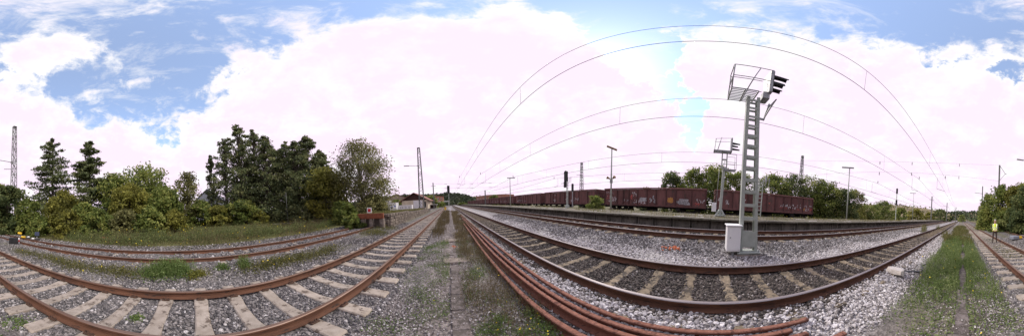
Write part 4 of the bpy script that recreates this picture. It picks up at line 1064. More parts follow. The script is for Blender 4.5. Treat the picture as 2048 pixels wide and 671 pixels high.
MB().tube([(0, -.05, 0), (0, -.05, 1.5)], .05, 6).build('post', M['galv'], wtx)

# loose things by the right track
p = onz(1343, 497, .31)
osp = MB(); r_ = random.Random(5)
for k in range(34):
    s = r_.uniform(.028, .05); b = MB().box((0, 0, 0), (s * 2, s * 1.7, s * 1.3), bev=s * .5, R=Matrix.Rotation(r_.uniform(0, 3), 3, 'Z') @ Matrix.Rotation(r_.uniform(0, 1), 3, 'X'))
    o_ = (r_.gauss(0, .10), r_.gauss(0, .17), r_.uniform(0, .03)); osp.add([(q[0] + o_[0], q[1] + o_[1], q[2] + o_[2]) for q in b.v], b.f)
tag(osp.build('painted_stones', M['orange'], None, (p[0], p[1], GH(p[0]) + .03)), 'patch of stones sprayed orange between the right-hand tracks', 'paint mark', kind='stuff')
def rock(name, label, c, size, seed, mat, rz=.3):
    import bmesh
    r = np.random.default_rng(seed); bm = bmesh.new()
    for q in r.uniform(-1, 1, (26, 3)):
        q = q / max(1e-3, np.abs(q).max()) * r.uniform(.8, 1.); bm.verts.new((q[0] * size[0] / 2, q[1] * size[1] / 2, q[2] * size[2] / 2 * (1 - .35 * max(0, q[0]))))
    hull = bmesh.ops.convex_hull(bm, input=bm.verts[:])
    bmesh.ops.delete(bm, geom=[g for g in hull['geom_interior'] if isinstance(g, bmesh.types.BMVert)], context='VERTS')
    me = bpy.data.meshes.new(name); bm.to_mesh(me); bm.free(); me.materials.append(mat)
    return tag(link(name, me, None, c, (.05, -.06, rz)), label, 'rock')
rock('concrete_lump', 'white broken lump of concrete lying against the right track\'s rail', (1.63, -4.02, .23), (.60, .36, .26), 4, M['chalk'], -.25)
rock('white_stone', 'small white stone beside the rail, left of the concrete lump', (1.90, -3.50, .18), (.12, .13, .11), 9, M['chalk'])
hose = [(1.62, -4.25, .16), (1.45, -4.45, .14), (1.25, -4.62, .11), (1.12, -4.72, .09), (1.10, -4.95, .09), (1.25, -5.35, .10), (1.12, -5.7, .09), (.85, -5.85, .06), (.55, -5.9, .05)]
tag(MB().tube(hose, .028, 8).build('cable', M['rubber']), 'thick grey cable snaking out from under the concrete lump', 'cable')

# ------------------------------------------------------------------ vegetation
def quads(C, S, ratio=.6, up=0.):
    n = len(C); u = rng.normal(0, 1, (n, 3)); u /= np.linalg.norm(u, axis=1)[:, None]
    w = rng.normal(0, 1, (n, 3)); w[:, 2] += up; w = np.cross(u, w); w /= np.maximum(np.linalg.norm(w, axis=1), 1e-6)[:, None]
    a, b = u * S[:, None], w * (S * ratio)[:, None]
    V = np.stack([C - a, C - b * .9 + a * .1, C + a, C + b * .9 + a * .1], 1).reshape(-1, 3)
    return V, np.arange(4 * n).reshape(n, 4)
def crown_leaves(clumps, rad, n, size, tintc, flat=.8):
    k = rng.integers(0, len(clumps), n)
    C = clumps[k] + np.clip(rng.normal(0, 1, (n, 3)), -1.45, 1.45) * rad[k][:, None] * np.array([1, 1, flat])
    V, F = quads(C, rng.uniform(.7, 1.3, n) * size)
    return V, F, np.clip(tintc[k] + rng.normal(0, .24, n), 0, 1), C
def deciduous(name, label, base, h, rx, n, size, mat, group, lo=.12, bark='bark', tintmu=.45, ry=None, cat='tree', sparse=1., shape='round', flat=.8):
    t = thing(name, label, cat, base, 0, group); ry = ry or rx
    K = max(16, int((30 + rx * 10) * sparse))
    cl = []
    while len(cl) < K:
        q = rng.uniform(-1, 1, 3)
        zf = (q[2] + 1) / 2
        e = math.hypot(q[0], q[1])
        if e > 1 or (e < .4 and rng.random() < .55): continue
        if shape == 'column': wd = (1 - zf) ** .55 * (.75 + .5 * rng.random()) + .06
        elif shape == 'bush': wd = math.sqrt(max(0, 1 - (zf * .98) ** 2.4)) * .95
        else: wd = math.sqrt(max(0, 1 - (abs(zf - .42) / .62) ** 2.2)) * .98
        cl.append((q[0] * rx * wd, q[1] * ry * wd, h * (lo + (1 - lo) * zf) * rng.uniform(.93, 1.0)))
    cl = np.array(cl); cl[0] = (rng.normal(0, rx * .1), 0, h * .97)
    rad = rng.uniform(.10, .27, K) * min(rx, h * .4)
    if shape == 'column': rad *= .3 + .75 * (1 - cl[:, 2] / h); rad = np.maximum(rad, .20)
    cl[:, 2] -= rad * .5
    tint = np.clip(rng.normal(tintmu, .2, K), 0, 1)
    V, F, T, C = crown_leaves(cl, rad, n, size, tint, flat)
    V[:, 2] = np.maximum(V[:, 2], .02)
    link('crown', mesh_np('crown', V, F, mat, T), t)
    w = MB(); r0 = max(.04, h * .013)
    top_ = (cl[0][0], cl[0][1], h * (.97 if shape == 'column' else .8))
    stem = [(0, 0, -.1), (top_[0] * .3, top_[1] * .3, h * .3), (top_[0] * .7, top_[1] * .7, h * .55), top_]
    w.tube(stem, [r0 * 1.25, r0, r0 * .65, r0 * .2], 7)
    for k in range(K):
        u = np.clip((cl[k][2] / h) * (.95 if shape == 'column' else .75), .1, .97); s = np.array([np.interp(u, [0, .38, .7, 1], [p_[i] for p_ in stem]) for i in range(3)])
        mid = (s + cl[k]) / 2 + np.array([0, 0, -.03 * h * rng.random()])
        w.tube([s, mid, cl[k]], [r0 * .36, r0 * .22, r0 * .07], 5, caps=False)
    w.build('trunk', M[bark], t)
    return t
def conifer(name, label, base, h, R, n, size, group, lo=.12, irr=.35, up=.0, tintmu=.4, dens=1.):
    t = thing(name, label, 'tree', base, 0, group); w = MB(); r0 = h * .014
    w.tube([(0, 0, -.1), (rng.normal(0, .05), rng.normal(0, .05), h * .5), (0, 0, h)], [r0 * 1.3, r0 * .8, r0 * .12], 7)
    Cs, Ts = [], []
    nb_ = int(46 * dens + h * 3)
    for k in range(nb_):
        zf = lo + (1 - lo) * (k + rng.random()) / nb_
        a = rng.uniform(0, 6.283)
        ln_ = R * ((1 - zf) ** .72 * 1.05 + .05) * rng.uniform(1 - irr, 1 + irr * .6)
        z0 = zf * h; dz = (-.12 + up) * ln_ if zf < .8 else .25 * ln_
        pts = [np.array([0, 0, z0]), np.array([math.cos(a) * ln_ * .55, math.sin(a) * ln_ * .55, z0 + dz * .6]), np.array([math.cos(a) * ln_, math.sin(a) * ln_, z0 + dz + .10 * ln_])]
        w.tube(pts, [r0 * .35, r0 * .2, r0 * .06], 4, caps=False)
        m_ = max(6, int(n / nb_ * (ln_ / R + .25) * 1.3)); u = rng.random(m_) ** .7
        P = pts[0] + (pts[2] - pts[0]) * u[:, None]; P[:, 2] += np.sin(u * 3.14) * dz * .3
        sp__ = .30 * ln_ * (1.1 - .6 * u) + .12
        P += np.stack([-math.sin(a) * rng.normal(0, 1, m_) * sp__ * .6, math.cos(a) * rng.normal(0, 1, m_) * sp__ * .6, -abs(rng.normal(0, .5, m_)) * sp__ * .6 + .05], 1)
        Cs.append(P); Ts.append(np.clip(rng.normal(tintmu, .18) + rng.normal(0, .1, m_), 0, 1))
    C, T = np.concatenate(Cs), np.concatenate(Ts)
    V, F = quads(C, rng.uniform(.7, 1.3, len(C)) * size, .38, 1.)
    link('crown', mesh_np('crown', V, F, M['needle'], T), t); w.build('trunk', M['bark'], t)
    return t
def spot(px, py, d, z=.3):
    p_ = atd(px, py, d); return (p_[0], p_[1], float(GH(p_[0])) - .03), p_[2] - z
GC, GL, GB, GR = 'tall conifers on the left', 'broadleaf trees on the left', 'bushes along the siding', 'trees behind the freight train'
for lab, px, py, d, R_, up, n in (('ragged dark spruce above the yellow bush, leftmost conifer', 105, 281, 26, 5.2, .05, 11000), ('dense conical spruce right of the ragged one', 178, 285, 25, 5.0, -.1, 17000)):
    b, h = spot(px, py, d); conifer('spruce_tree', lab, b, h, R_, n, .24, GC, .1, .45 if up > 0 else .25, up)
for lab, px, py, d, R_, lo, n in (('tallest conifer of the left-hand group', 474, 246, 27, 2.7, .16, 4600), ('slim conifer at the left edge of the tall group', 420, 311, 31, 1.3, .2, 1800), ('conifer leaning left beside the tallest one', 446, 276, 28, 2.4, .2, 2800),
                                  ('conifer just right of the tallest one', 505, 262, 29, 2.5, .15, 3600), ('bushy conifer in the middle of the tall group', 528, 272, 26, 2.9, .1, 3800), ('broad conifer right of the group\'s middle', 568, 283, 27, 3.2, .08, 4600),
                                  ('conifer with twin tips near the group\'s right side', 590, 284, 25, 2.6, .08, 3600), ('tall broad conifer at the right of the group', 612, 271, 26, 3.2, .06, 5200), ('lower dark conifer closing the group on the right', 640, 300, 27, 2.6, .05, 4200),
                                  ('dark conifer low between the tall ones', 548, 300, 30, 3.0, .04, 3800), ('low broad conifer filling the group at the left', 490, 330, 30, 3.0, .03, 3600)):
    b, h = spot(px, py, d); deciduous('conifer_tree', lab, b, h, R_ * 1.15, int(n * 2.7), .155, M['needle'], GC, lo * .6, sparse=2.8, shape='column', flat=.55, tintmu=.45)
b, h = spot(716, 281, 20); deciduous('birch_tree', 'light airy tree with thin foliage above the buffer stop', b, h, 3.5, 21000, .105, M['leaf_birch'], GL, .02, 'bark_pale', .5, sparse=2.8)
for k, (lab, px, py, d, wpx, n, mat, nm) in enumerate((
    ('dark leafy tree at the photo\'s left edge', 18, 374, 21.5, 84, 4600, 'leaf_dark', 0), ('dark green bush below the lattice mast', 58, 398, 20.5, 70, 3200, 'leaf_green', 1),
    ('yellow-green bush below the ragged spruce', 126, 383, 19, 84, 4200, 'leaf_yellow', 1), ('low olive bush right of the yellow one', 172, 408, 18.5, 70, 3000, 'leaf_green', 1),
    ('round olive tree right of the dense spruce', 230, 352, 24, 76, 3800, 'leaf_green', 0), ('broad leafy tree topping the left bushes', 288, 336, 26, 110, 5200, 'leaf_green', 0),
    ('big spreading bush in the middle of the left thicket', 258, 372, 20, 112, 5600, 'leaf_yellow', 1), ('rounded bush right of the spreading one', 328, 378, 20, 100, 5000, 'leaf_green', 1),
    ('thin leafy tree at the right end of the thicket', 374, 349, 27, 64, 2400, 'leaf_birch', 0), ('dark bush between the thicket and the conifers', 400, 404, 25, 64, 2400, 'leaf_green', 1),
    ('low green bush before the tall conifers', 482, 402, 25, 100, 4600, 'leaf_green', 1), ('small olive bush left of the low green one', 436, 414, 24, 60, 2400, 'leaf_yellow', 1), ('smallest olive bush right of the low green one', 520, 424, 23, 40, 1500, 'leaf_yellow', 1),
    ('yellow-green tree between conifers and airy tree', 652, 340, 22, 84, 4600, 'leaf_yellow', 0), ('green bush left of the buffer stop', 686, 402, 16.5, 62, 3000, 'leaf_green', 1), ('low bush touching the buffer stop', 704, 424, 13.5, 46, 1800, 'leaf_green', 1),
    ('olive bush behind the buffer stop board', 744, 388, 19, 66, 2600, 'leaf_birch', 1),
    ('low bush at the front of the thicket, leftmost of its front row', 82, 432, 17.4, 62, 1500, 'leaf_green', 1), ('low yellow bush at the front of the thicket below the ragged spruce', 138, 422, 16.0, 68, 1700, 'leaf_yellow', 1),
    ('low bush at the front of the thicket below the dense spruce', 196, 418, 15.6, 74, 1800, 'leaf_green', 1), ('low brownish bush at the front middle of the thicket', 248, 420, 15.6, 70, 1700, 'leaf_birch', 1),
    ('low bush at the front of the thicket, right of its middle', 298, 414, 16.0, 76, 1900, 'leaf_green', 1), ('low olive bush closing the front row on the right', 350, 420, 17.0, 72, 1700, 'leaf_yellow', 1))):
    b, h = spot(px, py, d); rx = d * math.tan(wpx / 2 * PXR) * 1.12; n = int(n * 2.0)
    deciduous('leafy_tree' if nm == 0 else 'leafy_bush', lab, b, h, rx, n, .10 + .0035 * d if nm else .13 + .003 * d, M[mat], GL if nm == 0 else GB, .05 if nm == 0 else .0, cat='tree' if nm == 0 else 'bush', tintmu=.48, ry=rx * .8, shape='round' if nm == 0 else 'bush', sparse=1.4)
for lab, px, py, d, wpx, n, mat in (('tree nearest the person, left edge of the right-hand wood', 1978, 386, 34, 46, 3600, 'leaf_green'), ('tall leafy tree behind the standing person', 2008, 366, 29, 64, 5600, 'leaf_green'), ('yellowish tree crown right of the person', 2030, 372, 26, 52, 4200, 'leaf_yellow'),
                               ('low bush skirting the wood behind the person', 1972, 412, 30, 36, 2200, 'leaf_green'), ('dark low bush at the photo\'s right edge', 2038, 405, 24, 70, 4200, 'leaf_dark'), ('low bush at the person\'s right shoulder', 2006, 420, 25, 52, 2600, 'leaf_green'), ('tree at the right edge joining the left edge', 2046, 368, 28, 50, 3800, 'leaf_green')):
    b, h = spot(px, py, d); deciduous('leafy_tree' if 'tree' in lab else 'leafy_bush', lab, b, h, d * math.tan(wpx / 2 * PXR), int(n * 1.7), .19, M[mat], 'trees behind the standing person', .0, sparse=1.4, shape='bush', tintmu=.5, cat='tree' if 'tree' in lab else 'bush')
for lab, px, py, X_, rx, n, mat in (('first tree at the left end of the wood behind the train', 1345, 345, 29, 1.9, 3200, 'leaf_dark'), ('tree behind the gap between the two nearest wagons', 1388, 340, 29, 2.6, 4200, 'leaf_green'), ('tree behind the smaller caged signal', 1432, 333, 29, 2.9, 4800, 'leaf_green'), ('tree hidden by the tall signal mast', 1480, 343, 29, 2.6, 3600, 'leaf_green'),
                                ('tree right of the tall signal mast', 1548, 347, 28, 3.0, 4600, 'leaf_green'), ('tree left of the lattice mast over the last wagon', 1585, 350, 28, 2.8, 4200, 'leaf_dark'), ('tree right of the lattice mast over the last wagon', 1625, 352, 27, 3.0, 4600, 'leaf_green'), ('tree beyond the end of the last wagon', 1656, 364, 25, 2.8, 4600, 'leaf_green'),
                                ('tree behind the plain lamp post', 1688, 378, 24, 3.2, 4600, 'leaf_dark'), ('yellowish tree right of the plain lamp post', 1712, 380, 27, 3.0, 3400, 'leaf_yellow'), ('small round tree standing alone by the far platform', 1768, 401, 26, 3.2, 3200, 'leaf_green'), ('low tree between lamp post and lone round tree', 1738, 408, 27, 4.0, 3000, 'leaf_green'),
                                ('small treetop peeking over the second wagon', 1293, 376, 32, 1.7, 1200, 'leaf_dark'), ('treetop behind the third wagon near the lattice mast', 1172, 381, 30, 1.8, 1100, 'leaf_green')):
    p = onx(px, py, X_); deciduous('leafy_tree', lab, (X_, p[1], .05), p[2] - .05, rx * 1.15, int(n * 1.6), .19, M[mat], GR, .03, tintmu=.45, sparse=1.4)
for lab, px, py, d, rx, n, mat in (('low bush right of the lone round tree', 1800, 414, 65, 4.0, 1600, 'leaf_green'), ('pale bush below the thin distant mast', 1832, 416, 75, 5.0, 1600, 'leaf_yellow'), ('dark distant bush left of the vanishing point', 1882, 418, 85, 6.0, 1800, 'leaf_dark'), ('farthest bush near the right vanishing point', 1924, 427, 120, 3.0, 700, 'leaf_green'), ('pale bush far down the right-hand tracks', 1858, 424, 85, 4.0, 900, 'leaf_yellow')):
    b, h = spot(px, py, d); deciduous('leafy_bush', lab, b, h, rx, n, .4, M[mat], 'distant bushes along the platform', .0, shape='bush', tintmu=.5, cat='bush')
deciduous('leafy_bush', 'green shrub growing at the platform edge before the wagon gap', (13.6, 10.9, .3), 2.1, 1.15, 3000, .085, M['leaf_green'], 'shrubs by the platform', .0, shape='bush', cat='bush', tintmu=.5)
for lab, px, py, d, rx, n in (('tree beside the red-roofed shed at its right', 862, 391, 75, 3.2, 1500), ('tree in front of the wooded hill near the walkway signal', 880, 402, 90, 3.0, 900), ('round tree among the far wagons by the brick building', 989, 389, 95, 3.4, 1400), ('treetops right of the brick building', 1034, 393, 80, 3.5, 1400), ('distant tree left of the far wagons', 925, 405, 120, 4.0, 1200), ('tree behind the shed\'s left corner', 795, 400, 72, 3.0, 1000)):
    b, h = spot(px, py, d); deciduous('leafy_tree', lab, b, h, rx, n, .45, M['leaf_green'], 'distant trees of the village', .05, tintmu=.4)

# grass and weeds
def blades(x, y, h, w, tint, z=None, lean=.35):
    n = len(x); z = GH(x) if z is None else z
    a = rng.uniform(0, 6.283, n); b = rng.uniform(0, 6.283, n); ln_ = h * rng.uniform(0, lean * 2, n)
    B = np.stack([x, y, z - .01], 1); s = np.stack([np.cos(a), np.sin(a), np.zeros(n)], 1) * (w / 2)[:, None]
    l_ = np.stack([np.cos(b) * ln_, np.sin(b) * ln_, h], 1)
    mid = B + l_ * np.array([.35, .35, .6])
    V = np.stack([B - s, B + s, mid + s * .7, mid - s * .7, B + l_], 1).reshape(-1, 3)
    i = np.arange(n)[:, None] * 5
    F3 = np.concatenate([i + [0, 1, 2], i + [0, 2, 3], i + [3, 2, 4]])
    return V, F3, np.concatenate([tint] * 3)
def weeds(name, label, x, y, h, mat, leafy=.5, wd=.012, tintmu=.5, flowers=0, lsize=.02, z=None, cat='weeds'):
    n = len(x); tint = np.clip(rng.normal(tintmu, .22, n), 0, 1)
    sel = rng.random(n) < leafy
    zz_ = GH(x) if z is None else z
    V, F, T = blades(x[~sel], y[~sel], h[~sel], np.full((~sel).sum(), wd), tint[~sel], zz_[~sel])
    m2 = sel.sum(); C = np.stack([x[sel], y[sel], zz_[sel] + h[sel] * rng.uniform(.05, .9, m2)], 1)
    Vq, Fq = quads(C, rng.uniform(.6, 1.4, m2) * lsize, .55, .6)
    Fq3 = np.concatenate([Fq[:, [0, 1, 2]], Fq[:, [0, 2, 3]]]) + len(V)
    Vs, Fs, Ts, MI = [V, Vq], [F, Fq3], [T, np.tile(tint[sel], 2)], [np.zeros(len(F)), np.zeros(len(Fq3))]
    if flowers:
        k = rng.choice(n, flowers); C = np.stack([x[k], y[k], zz_[k] + h[k] * 1.05], 1); Vf, Ff = quads(C, np.full(flowers, lsize * .9), .9)
        Ff3 = np.concatenate([Ff[:, [0, 1, 2]], Ff[:, [0, 2, 3]]]) + len(V) + len(Vq)
        Vs.append(Vf); Fs.append(Ff3); Ts.append(np.full(len(Ff3), .5)); MI.append(np.ones(len(Ff3)))
    me = mesh_np(name, np.concatenate(Vs), np.concatenate(Fs), [M[mat], M['petal']], np.concatenate(Ts), mi=np.concatenate(MI))
    return tag(link(name, me), label, cat, kind='stuff')
def clumped(n, xr, yr, k, sd, seed=0, cents=None, edge=None):
    r = np.random.default_rng(seed)
    if cents is None: cents = np.stack([r.uniform(*xr, k), r.uniform(*yr, k)], 1)
    c = cents[r.integers(0, len(cents), n)]
    s = sd if np.isscalar(sd) else np.array(sd)
    P = c + r.normal(0, 1, (n, 2)) * s
    return P[:, 0], P[:, 1]
def patch(spots, n, z, sd):                       # spots: photo points on the ground
    c = np.array([onz(px, py, z)[:2] for px, py in spots])
    return clumped(n, None, None, 0, sd, len(spots) + n, cents=c)
# lush verge behind the photographer (both sides of the trough)
NV = 62000
x, y = rng.uniform(-.95, 1.25, NV), -rng.uniform(1.75, 15, NV)
patchy = .35 + .65 * (np.sin(x * 5 + np.sin(y * 2.1) * 2) * np.sin(y * 3.3 + x * 2) > -.25)
k = (rng.random(NV) < patchy * np.clip(1.25 - abs(x - .02 + .02 * y) / 1.25, 0, 1) * np.clip((-y - 1.5) / 2.6, .12, 1)) & (abs(x - (-.05 + .012 * y)) > .06 + .06 * np.sin(y * 2.3)) & (x < 1.05 + .04 * np.sin(y * 3))
x, y = x[k], y[k]; weeds('verge_plants', 'lush green weeds covering the walkway on the right', x, y, rng.uniform(.04, .30, len(x)) * np.clip(-y / 4.5, .4, 1.2), 'grass_lush', .7, .012, .55, 30, .024)
x, y = clumped(9000, (-.9, 1.05), (-11, -2), 55, (.14, .25), 22); k = abs(x - (-.05 + .012 * y)) > .10; x, y = x[k], y[k]; weeds('verge_stalks', 'yellowing stalks and herbs mixed into the right-hand verge', x, y, rng.uniform(.06, .42, len(x)) * np.clip(-y / 5, .4, 1), 'grass_lush', .65, .008, .85, 30, .024)
x, y = clumped(9000, (-1.0, 1.0), (-40, -12), 60, (.25, .9), 2); weeds('verge_grass', 'taller brownish grass farther along the right-hand walkway', x, y, rng.uniform(.12, .5, len(x)), 'grass', .35, .03, .55, 0, .05)
# sparse weeds on the near walkway, dry weeds among the loose rails
x, y = clumped(15000, (-1.05, .9), (1.4, 7.5), 70, .15, 5); k = abs(x - .06) > .12; x, y = x[k], y[k]; weeds('walkway_weeds', 'sparse low weeds on the gravel walkway', x, y, rng.uniform(.015, .10, len(x)), 'grass_lush', .7, .006, .45, 26, .015)
x, y = clumped(13000, (.28, 1.1), (1.2, 9), 60, (.11, .24), 6); weeds('dry_weeds', 'dry brown weeds growing along the loose rails', x, y, rng.uniform(.04, .30, len(x)), 'grass_dry', .6, .006, .5, 30, .014)
x, y = patch([(1075, 640), (1090, 655), (1060, 625), (1100, 668), (1045, 665), (985, 660), (1000, 640)], 1800, .05, .07); weeds('flowering_weeds', 'green weeds with yellow flowers in front of the loose rails', x, y, rng.uniform(.03, .16, len(x)), 'grass_lush', .7, .006, .5, 22, .014)
x, y = clumped(12000, (-1.25, -.12), (9.5, 40), 70, (.16, .8), 7); k = (x > -1.4) & (x < -.02); x, y = x[k], y[k]; weeds('tall_grass', 'tall brown grass strip beside the left track', x, y, rng.uniform(.12, .42, len(x)), 'grass_dry', .4, .02, .35, 0, .03)
x, y = clumped(9000, (.35, 1.45), (8.5, 36), 60, (.16, .8), 8); k = (x > .3) & (x < 1.9); x, y = x[k], y[k]; weeds('tall_grass', 'tall brown grass around the far end of the loose rails', x, y, rng.uniform(.1, .36, len(x)), 'grass_dry', .4, .02, .45, 0, .03)
# weeds between the left track and the siding
x, y = clumped(9500, None, None, 0, (.20, .42), 9, cents=np.array([onz(px, py, .08)[:2] for px, py in ((40, 503), (60, 508), (90, 515), (115, 522), (140, 530), (160, 535), (205, 540), (235, 545), (260, 548), (540, 530), (565, 524), (590, 520), (615, 514), (640, 507), (660, 500), (520, 536))]))
weeds('track_weeds', 'low green weeds in the strip between left track and siding', x, y, rng.uniform(.04, .27, len(x)), 'grass', .7, .012, .5, 34, .03)
for lab, pts, n, hh, mat, sd in (('largest green weed clump between the left tracks', [(330, 548), (345, 545), (360, 550), (310, 552)], 5200, .50, 'grass_lush', .21), ('yellowing weed clump beside the largest one', [(393, 553), (405, 552), (385, 556)], 900, .26, 'leaf_yellow', .10), ('small green tuft with a tall shoot by the siding', [(487, 535), (490, 538)], 700, .48, 'grass_lush', .09), ('small round tuft left of the tall-shoot tuft', [(446, 541)], 500, .26, 'grass_lush', .10), ('little green tuft between the sleepers', [(272, 632)], 260, .12, 'grass_lush', .05), ('green tuft on the gravel at the far left', [(35, 640)], 420, .08, 'grass_lush', .10)):
    x, y = patch(pts, n, .05, sd); weeds('weed_clump', lab, x, y, rng.uniform(.15, 1., len(x)) * hh, mat, .75, .012, .5, 0, .028, cat='weeds')
x, y = clumped(2600, (-3.1, -1.9), (-16, -7), 30, (.25, .3), 12); weeds('track_weeds', 'weeds growing between the sleepers near the person', x, y, rng.uniform(.03, .12, len(x)), 'grass', .6, .012, .5, 0, .03)
# meadow beyond the siding
x, y = -8.4 - rng.random(52000) ** 1.3 * 15, rng.uniform(-26, 24, 52000)
k = ~((x > -9.5) & (y > 10)); x, y = x[k], y[k]; cl_ = .6 + .4 * np.sin(x * 1.3 + np.sin(y * .9) * 2)
weeds('meadow', 'rough meadow of grass and herbs beyond the siding', x, y, rng.uniform(.08, .62, len(x)) * cl_ * np.clip((-x - 7.9) / 2.2, .25, 1), 'grass_meadow', .55, .02, .5, 420, .04, cat='grass')
x, y = clumped(16000, (-16, -9), (-22, 14), 90, (.45, .6), 31); k = (x < -8.6) & ~((x > -9.8) & (y > 9)); x, y = x[k], y[k]
weeds('meadow_herbs', 'taller brownish herbs and seed heads in the meadow', x, y, rng.uniform(.15, 1.0, len(x)) * (.35 + .65 * np.clip(np.sin(x * 1.9 + y) * .6 + .5, 0, 1)), 'grass_dry', .6, .012, .5, 60, .035, cat='grass')
cc = np.array([onz(px, py, .35)[:2] for px, py in ((385, 470), (400, 478), (430, 472), (450, 466), (470, 470), (495, 470), (510, 464), (350, 478), (320, 480), (150, 476), (180, 478), (230, 482), (270, 484), (300, 474), (540, 466), (560, 462), (600, 458), (640, 452))])
x, y = clumped(26000, None, None, 0, (.55, .8), 41, cents=cc); k = x < -8.5; x, y = x[k], y[k]
weeds('meadow_weeds', 'leafy green weeds crowding the meadow below the bushes', x, y, rng.uniform(.08, 1.15, len(x)) * (.3 + .7 * np.clip(np.sin(x * 2.3 + np.sin(y * 1.7) * 1.5) * .6 + .5, 0, 1)), 'leaf_dark', .85, .014, .6, 60, .045, cat='weeds')
x, y = rng.uniform(-7.5, -4.85, 9000), rng.uniform(12.1, 36, 9000); z = RZT - (RZT - .75) * (y - RY0) / (RY1 - RY0)
RAMPG = 1
weeds('ramp_grass', 'grass growing on top of the stone ramp', x, y, rng.uniform(.06, .3, len(x)), 'grass', .4, .03, .6, 20, .04, z=z, cat='grass')
x, y = clumped(3000, (-5.5, -4.3), (8.5, 12.5), 20, .3, 15); k = x < -3.6; x, y = x[k], y[k]; weeds('track_weeds', 'brownish weeds at the foot of the ramp corner', x, y, rng.uniform(.05, .3, len(x)), 'grass', .5, .012, .55, 8, .03)
x, y = clumped(9000, (9.5, 13.2), (-30, 45), 130, (.4, .7), 16); k = (x > 9.3) & (x < 13.4); x, y = x[k], y[k]; weeds('platform_weeds', 'yellowish weeds growing over the platform surface', x, y, rng.uniform(.04, .22, len(x)), 'grass', .5, .02, .65, 30, .035, z=np.full(len(x), PLZ - .01))
x, y = patch([(1848, 462), (1848, 458), (1876, 456), (1890, 470), (1893, 475)], 1200, .3, (.15, .5)); weeds('tall_weeds', 'tall weeds sprouting beside the right track far down', x, y, rng.uniform(.2, .9, len(x)), 'grass', .6, .02, .6, 0, .05)

# ------------------------------------------------------------------ path, far buildings, hills
pa, pb, pc_, pd = onz(570, 449, .34), onz(665, 437, .34), onz(668, 440, .34), onz(590, 449.5, .34)
mb = MB(); mb.add([(-18.6, 9.5, .50), (-17.2, 9.5, .48), (-15.3, 17.5, .45), (-14.5, 24, .42), (-15.8, 24, .45), (-16.8, 17.5, .47)], [(0, 1, 2, 5), (5, 2, 3, 4)])
tag(mb.build('path', M['slab']), 'pale tarmac path leading off between the trees', 'path', kind='structure')
def gable_house(name, label, c, w, d, eave, ridge, rz, wall, roof, gable=None, wins=(), ov=.4, lower=None):
    t = thing(name, label, 'building', c, rz)
    MB().box((0, 0, eave / 2), (w, d, eave)).build('wall', wall, t)
    for s in (-1, 1):
        MB().prism([(-w / 2, eave), (w / 2, eave), (0, ridge - .05)], lambda u, v_: (u, s * d / 2 - s * .1, v_), lambda u, v_: (u, s * d / 2 + s * .04, v_)).build('gable', gable or wall, t)
    r = MB()
    for s in (-1, 1):
        a, b = Vector((s * (w / 2 + ov), 0, eave - ov * (ridge - eave) / (w / 2))), Vector((0, 0, ridge))
        n = Vector((s * (ridge - eave), 0, w / 2)).normalized() * .16
        V = [(a.x, -d / 2 - ov, a.z), (b.x, -d / 2 - ov, b.z), (b.x, d / 2 + ov, b.z), (a.x, d / 2 + ov, a.z)]
        r.add(V + [(p_[0] + n.x, p_[1], p_[2] + n.z) for p_ in V], [(0, 1, 2, 3), (4, 7, 6, 5), (0, 4, 5, 1), (1, 5, 6, 2), (2, 6, 7, 3), (3, 7, 4, 0)])
    r.build('roof', roof, t)
    for u, z_, ww, hh in wins:
        f = MB().box((u, -d / 2 - .03, z_), (ww, .1, hh)).build('window', M['white'], t)
        MB().box((u, -d / 2 - .09, z_), (ww * .75, .04, hh * .8)).build('pane', M['glass'], f)
    return t
A_, B_ = atd(804, 415, 60), atd(857, 415, 60); mid = (A_ + B_) / 2; wdt = np.linalg.norm(B_ - A_)
sh = gable_house('shed', 'cream shed with a dark boarded gable and red tiled roof', (mid[0], mid[1] + 7, .4), wdt, 14, 3.3, 5.9, -.03, M['cream_wall'], M['roof_tile'], M['brown_gable'], ov=.9)
MB().box((1.3, -7.04, 1.7), (3.4, .08, 2.9)).build('pale_render', M['pale_wall'], sh); MB().box((4.0, -7.05, 1.35), (.5, .1, 2.4)).build('door', M['glass'], sh)
p = atd(800, 402, 80); gh = gable_house('old_house', 'grey rendered old house with a low red roof behind the shed', (p[0] - 3.6, p[1] + 8, .3), 10.5, 16, 5.2, 7.6, .25, M['grey_render'], M['roof_tile'], wins=((-3, 3.6, .9, 1.3), (0, 3.6, .9, 1.3), (3, 3.6, .9, 1.3)))
p = atd(783, 408, 58); wb_ = thing('painted_hut', 'white hut with blue graffiti left of the shed', 'hut', (p[0], p[1], .5))
MB().box((0, 0, 1.35), (4.4, 3, 2.7), bev=.05).build('wall', M['pale_wall'], wb_); MB().box((-1.2, 0, 3.1), (1.6, 2, .8)).build('upper_box', M['pale_wall'], wb_); MB().box((0, 0, 2.76), (4.6, 3.2, .12)).build('roof', M['slab'], wb_)
gfx = MB(); scribble(gfx, 0, 1, 0, 1, 1, .01, random.Random(2), 0); g2 = MB(); r_ = random.Random(4)
for k in range(5): g2.box((.5 + r_.uniform(-.2, 1.4), -1.53, 1.1 + r_.uniform(-.4, .5)), (.5, .02, .5), R=Matrix.Rotation(r_.uniform(0, 1), 3, 'Y'))
g2.build('graffiti', surf('graffiti_blue', (.06, .12, .35), (.1, .18, .42), 4, .8, bmp=0), wb_)['kind'] = 'stuff'
p = atd(812, 411, 52); wc = thing('white_container', 'low white graffitied container in front of the shed', 'container', (p[0], p[1], .6))
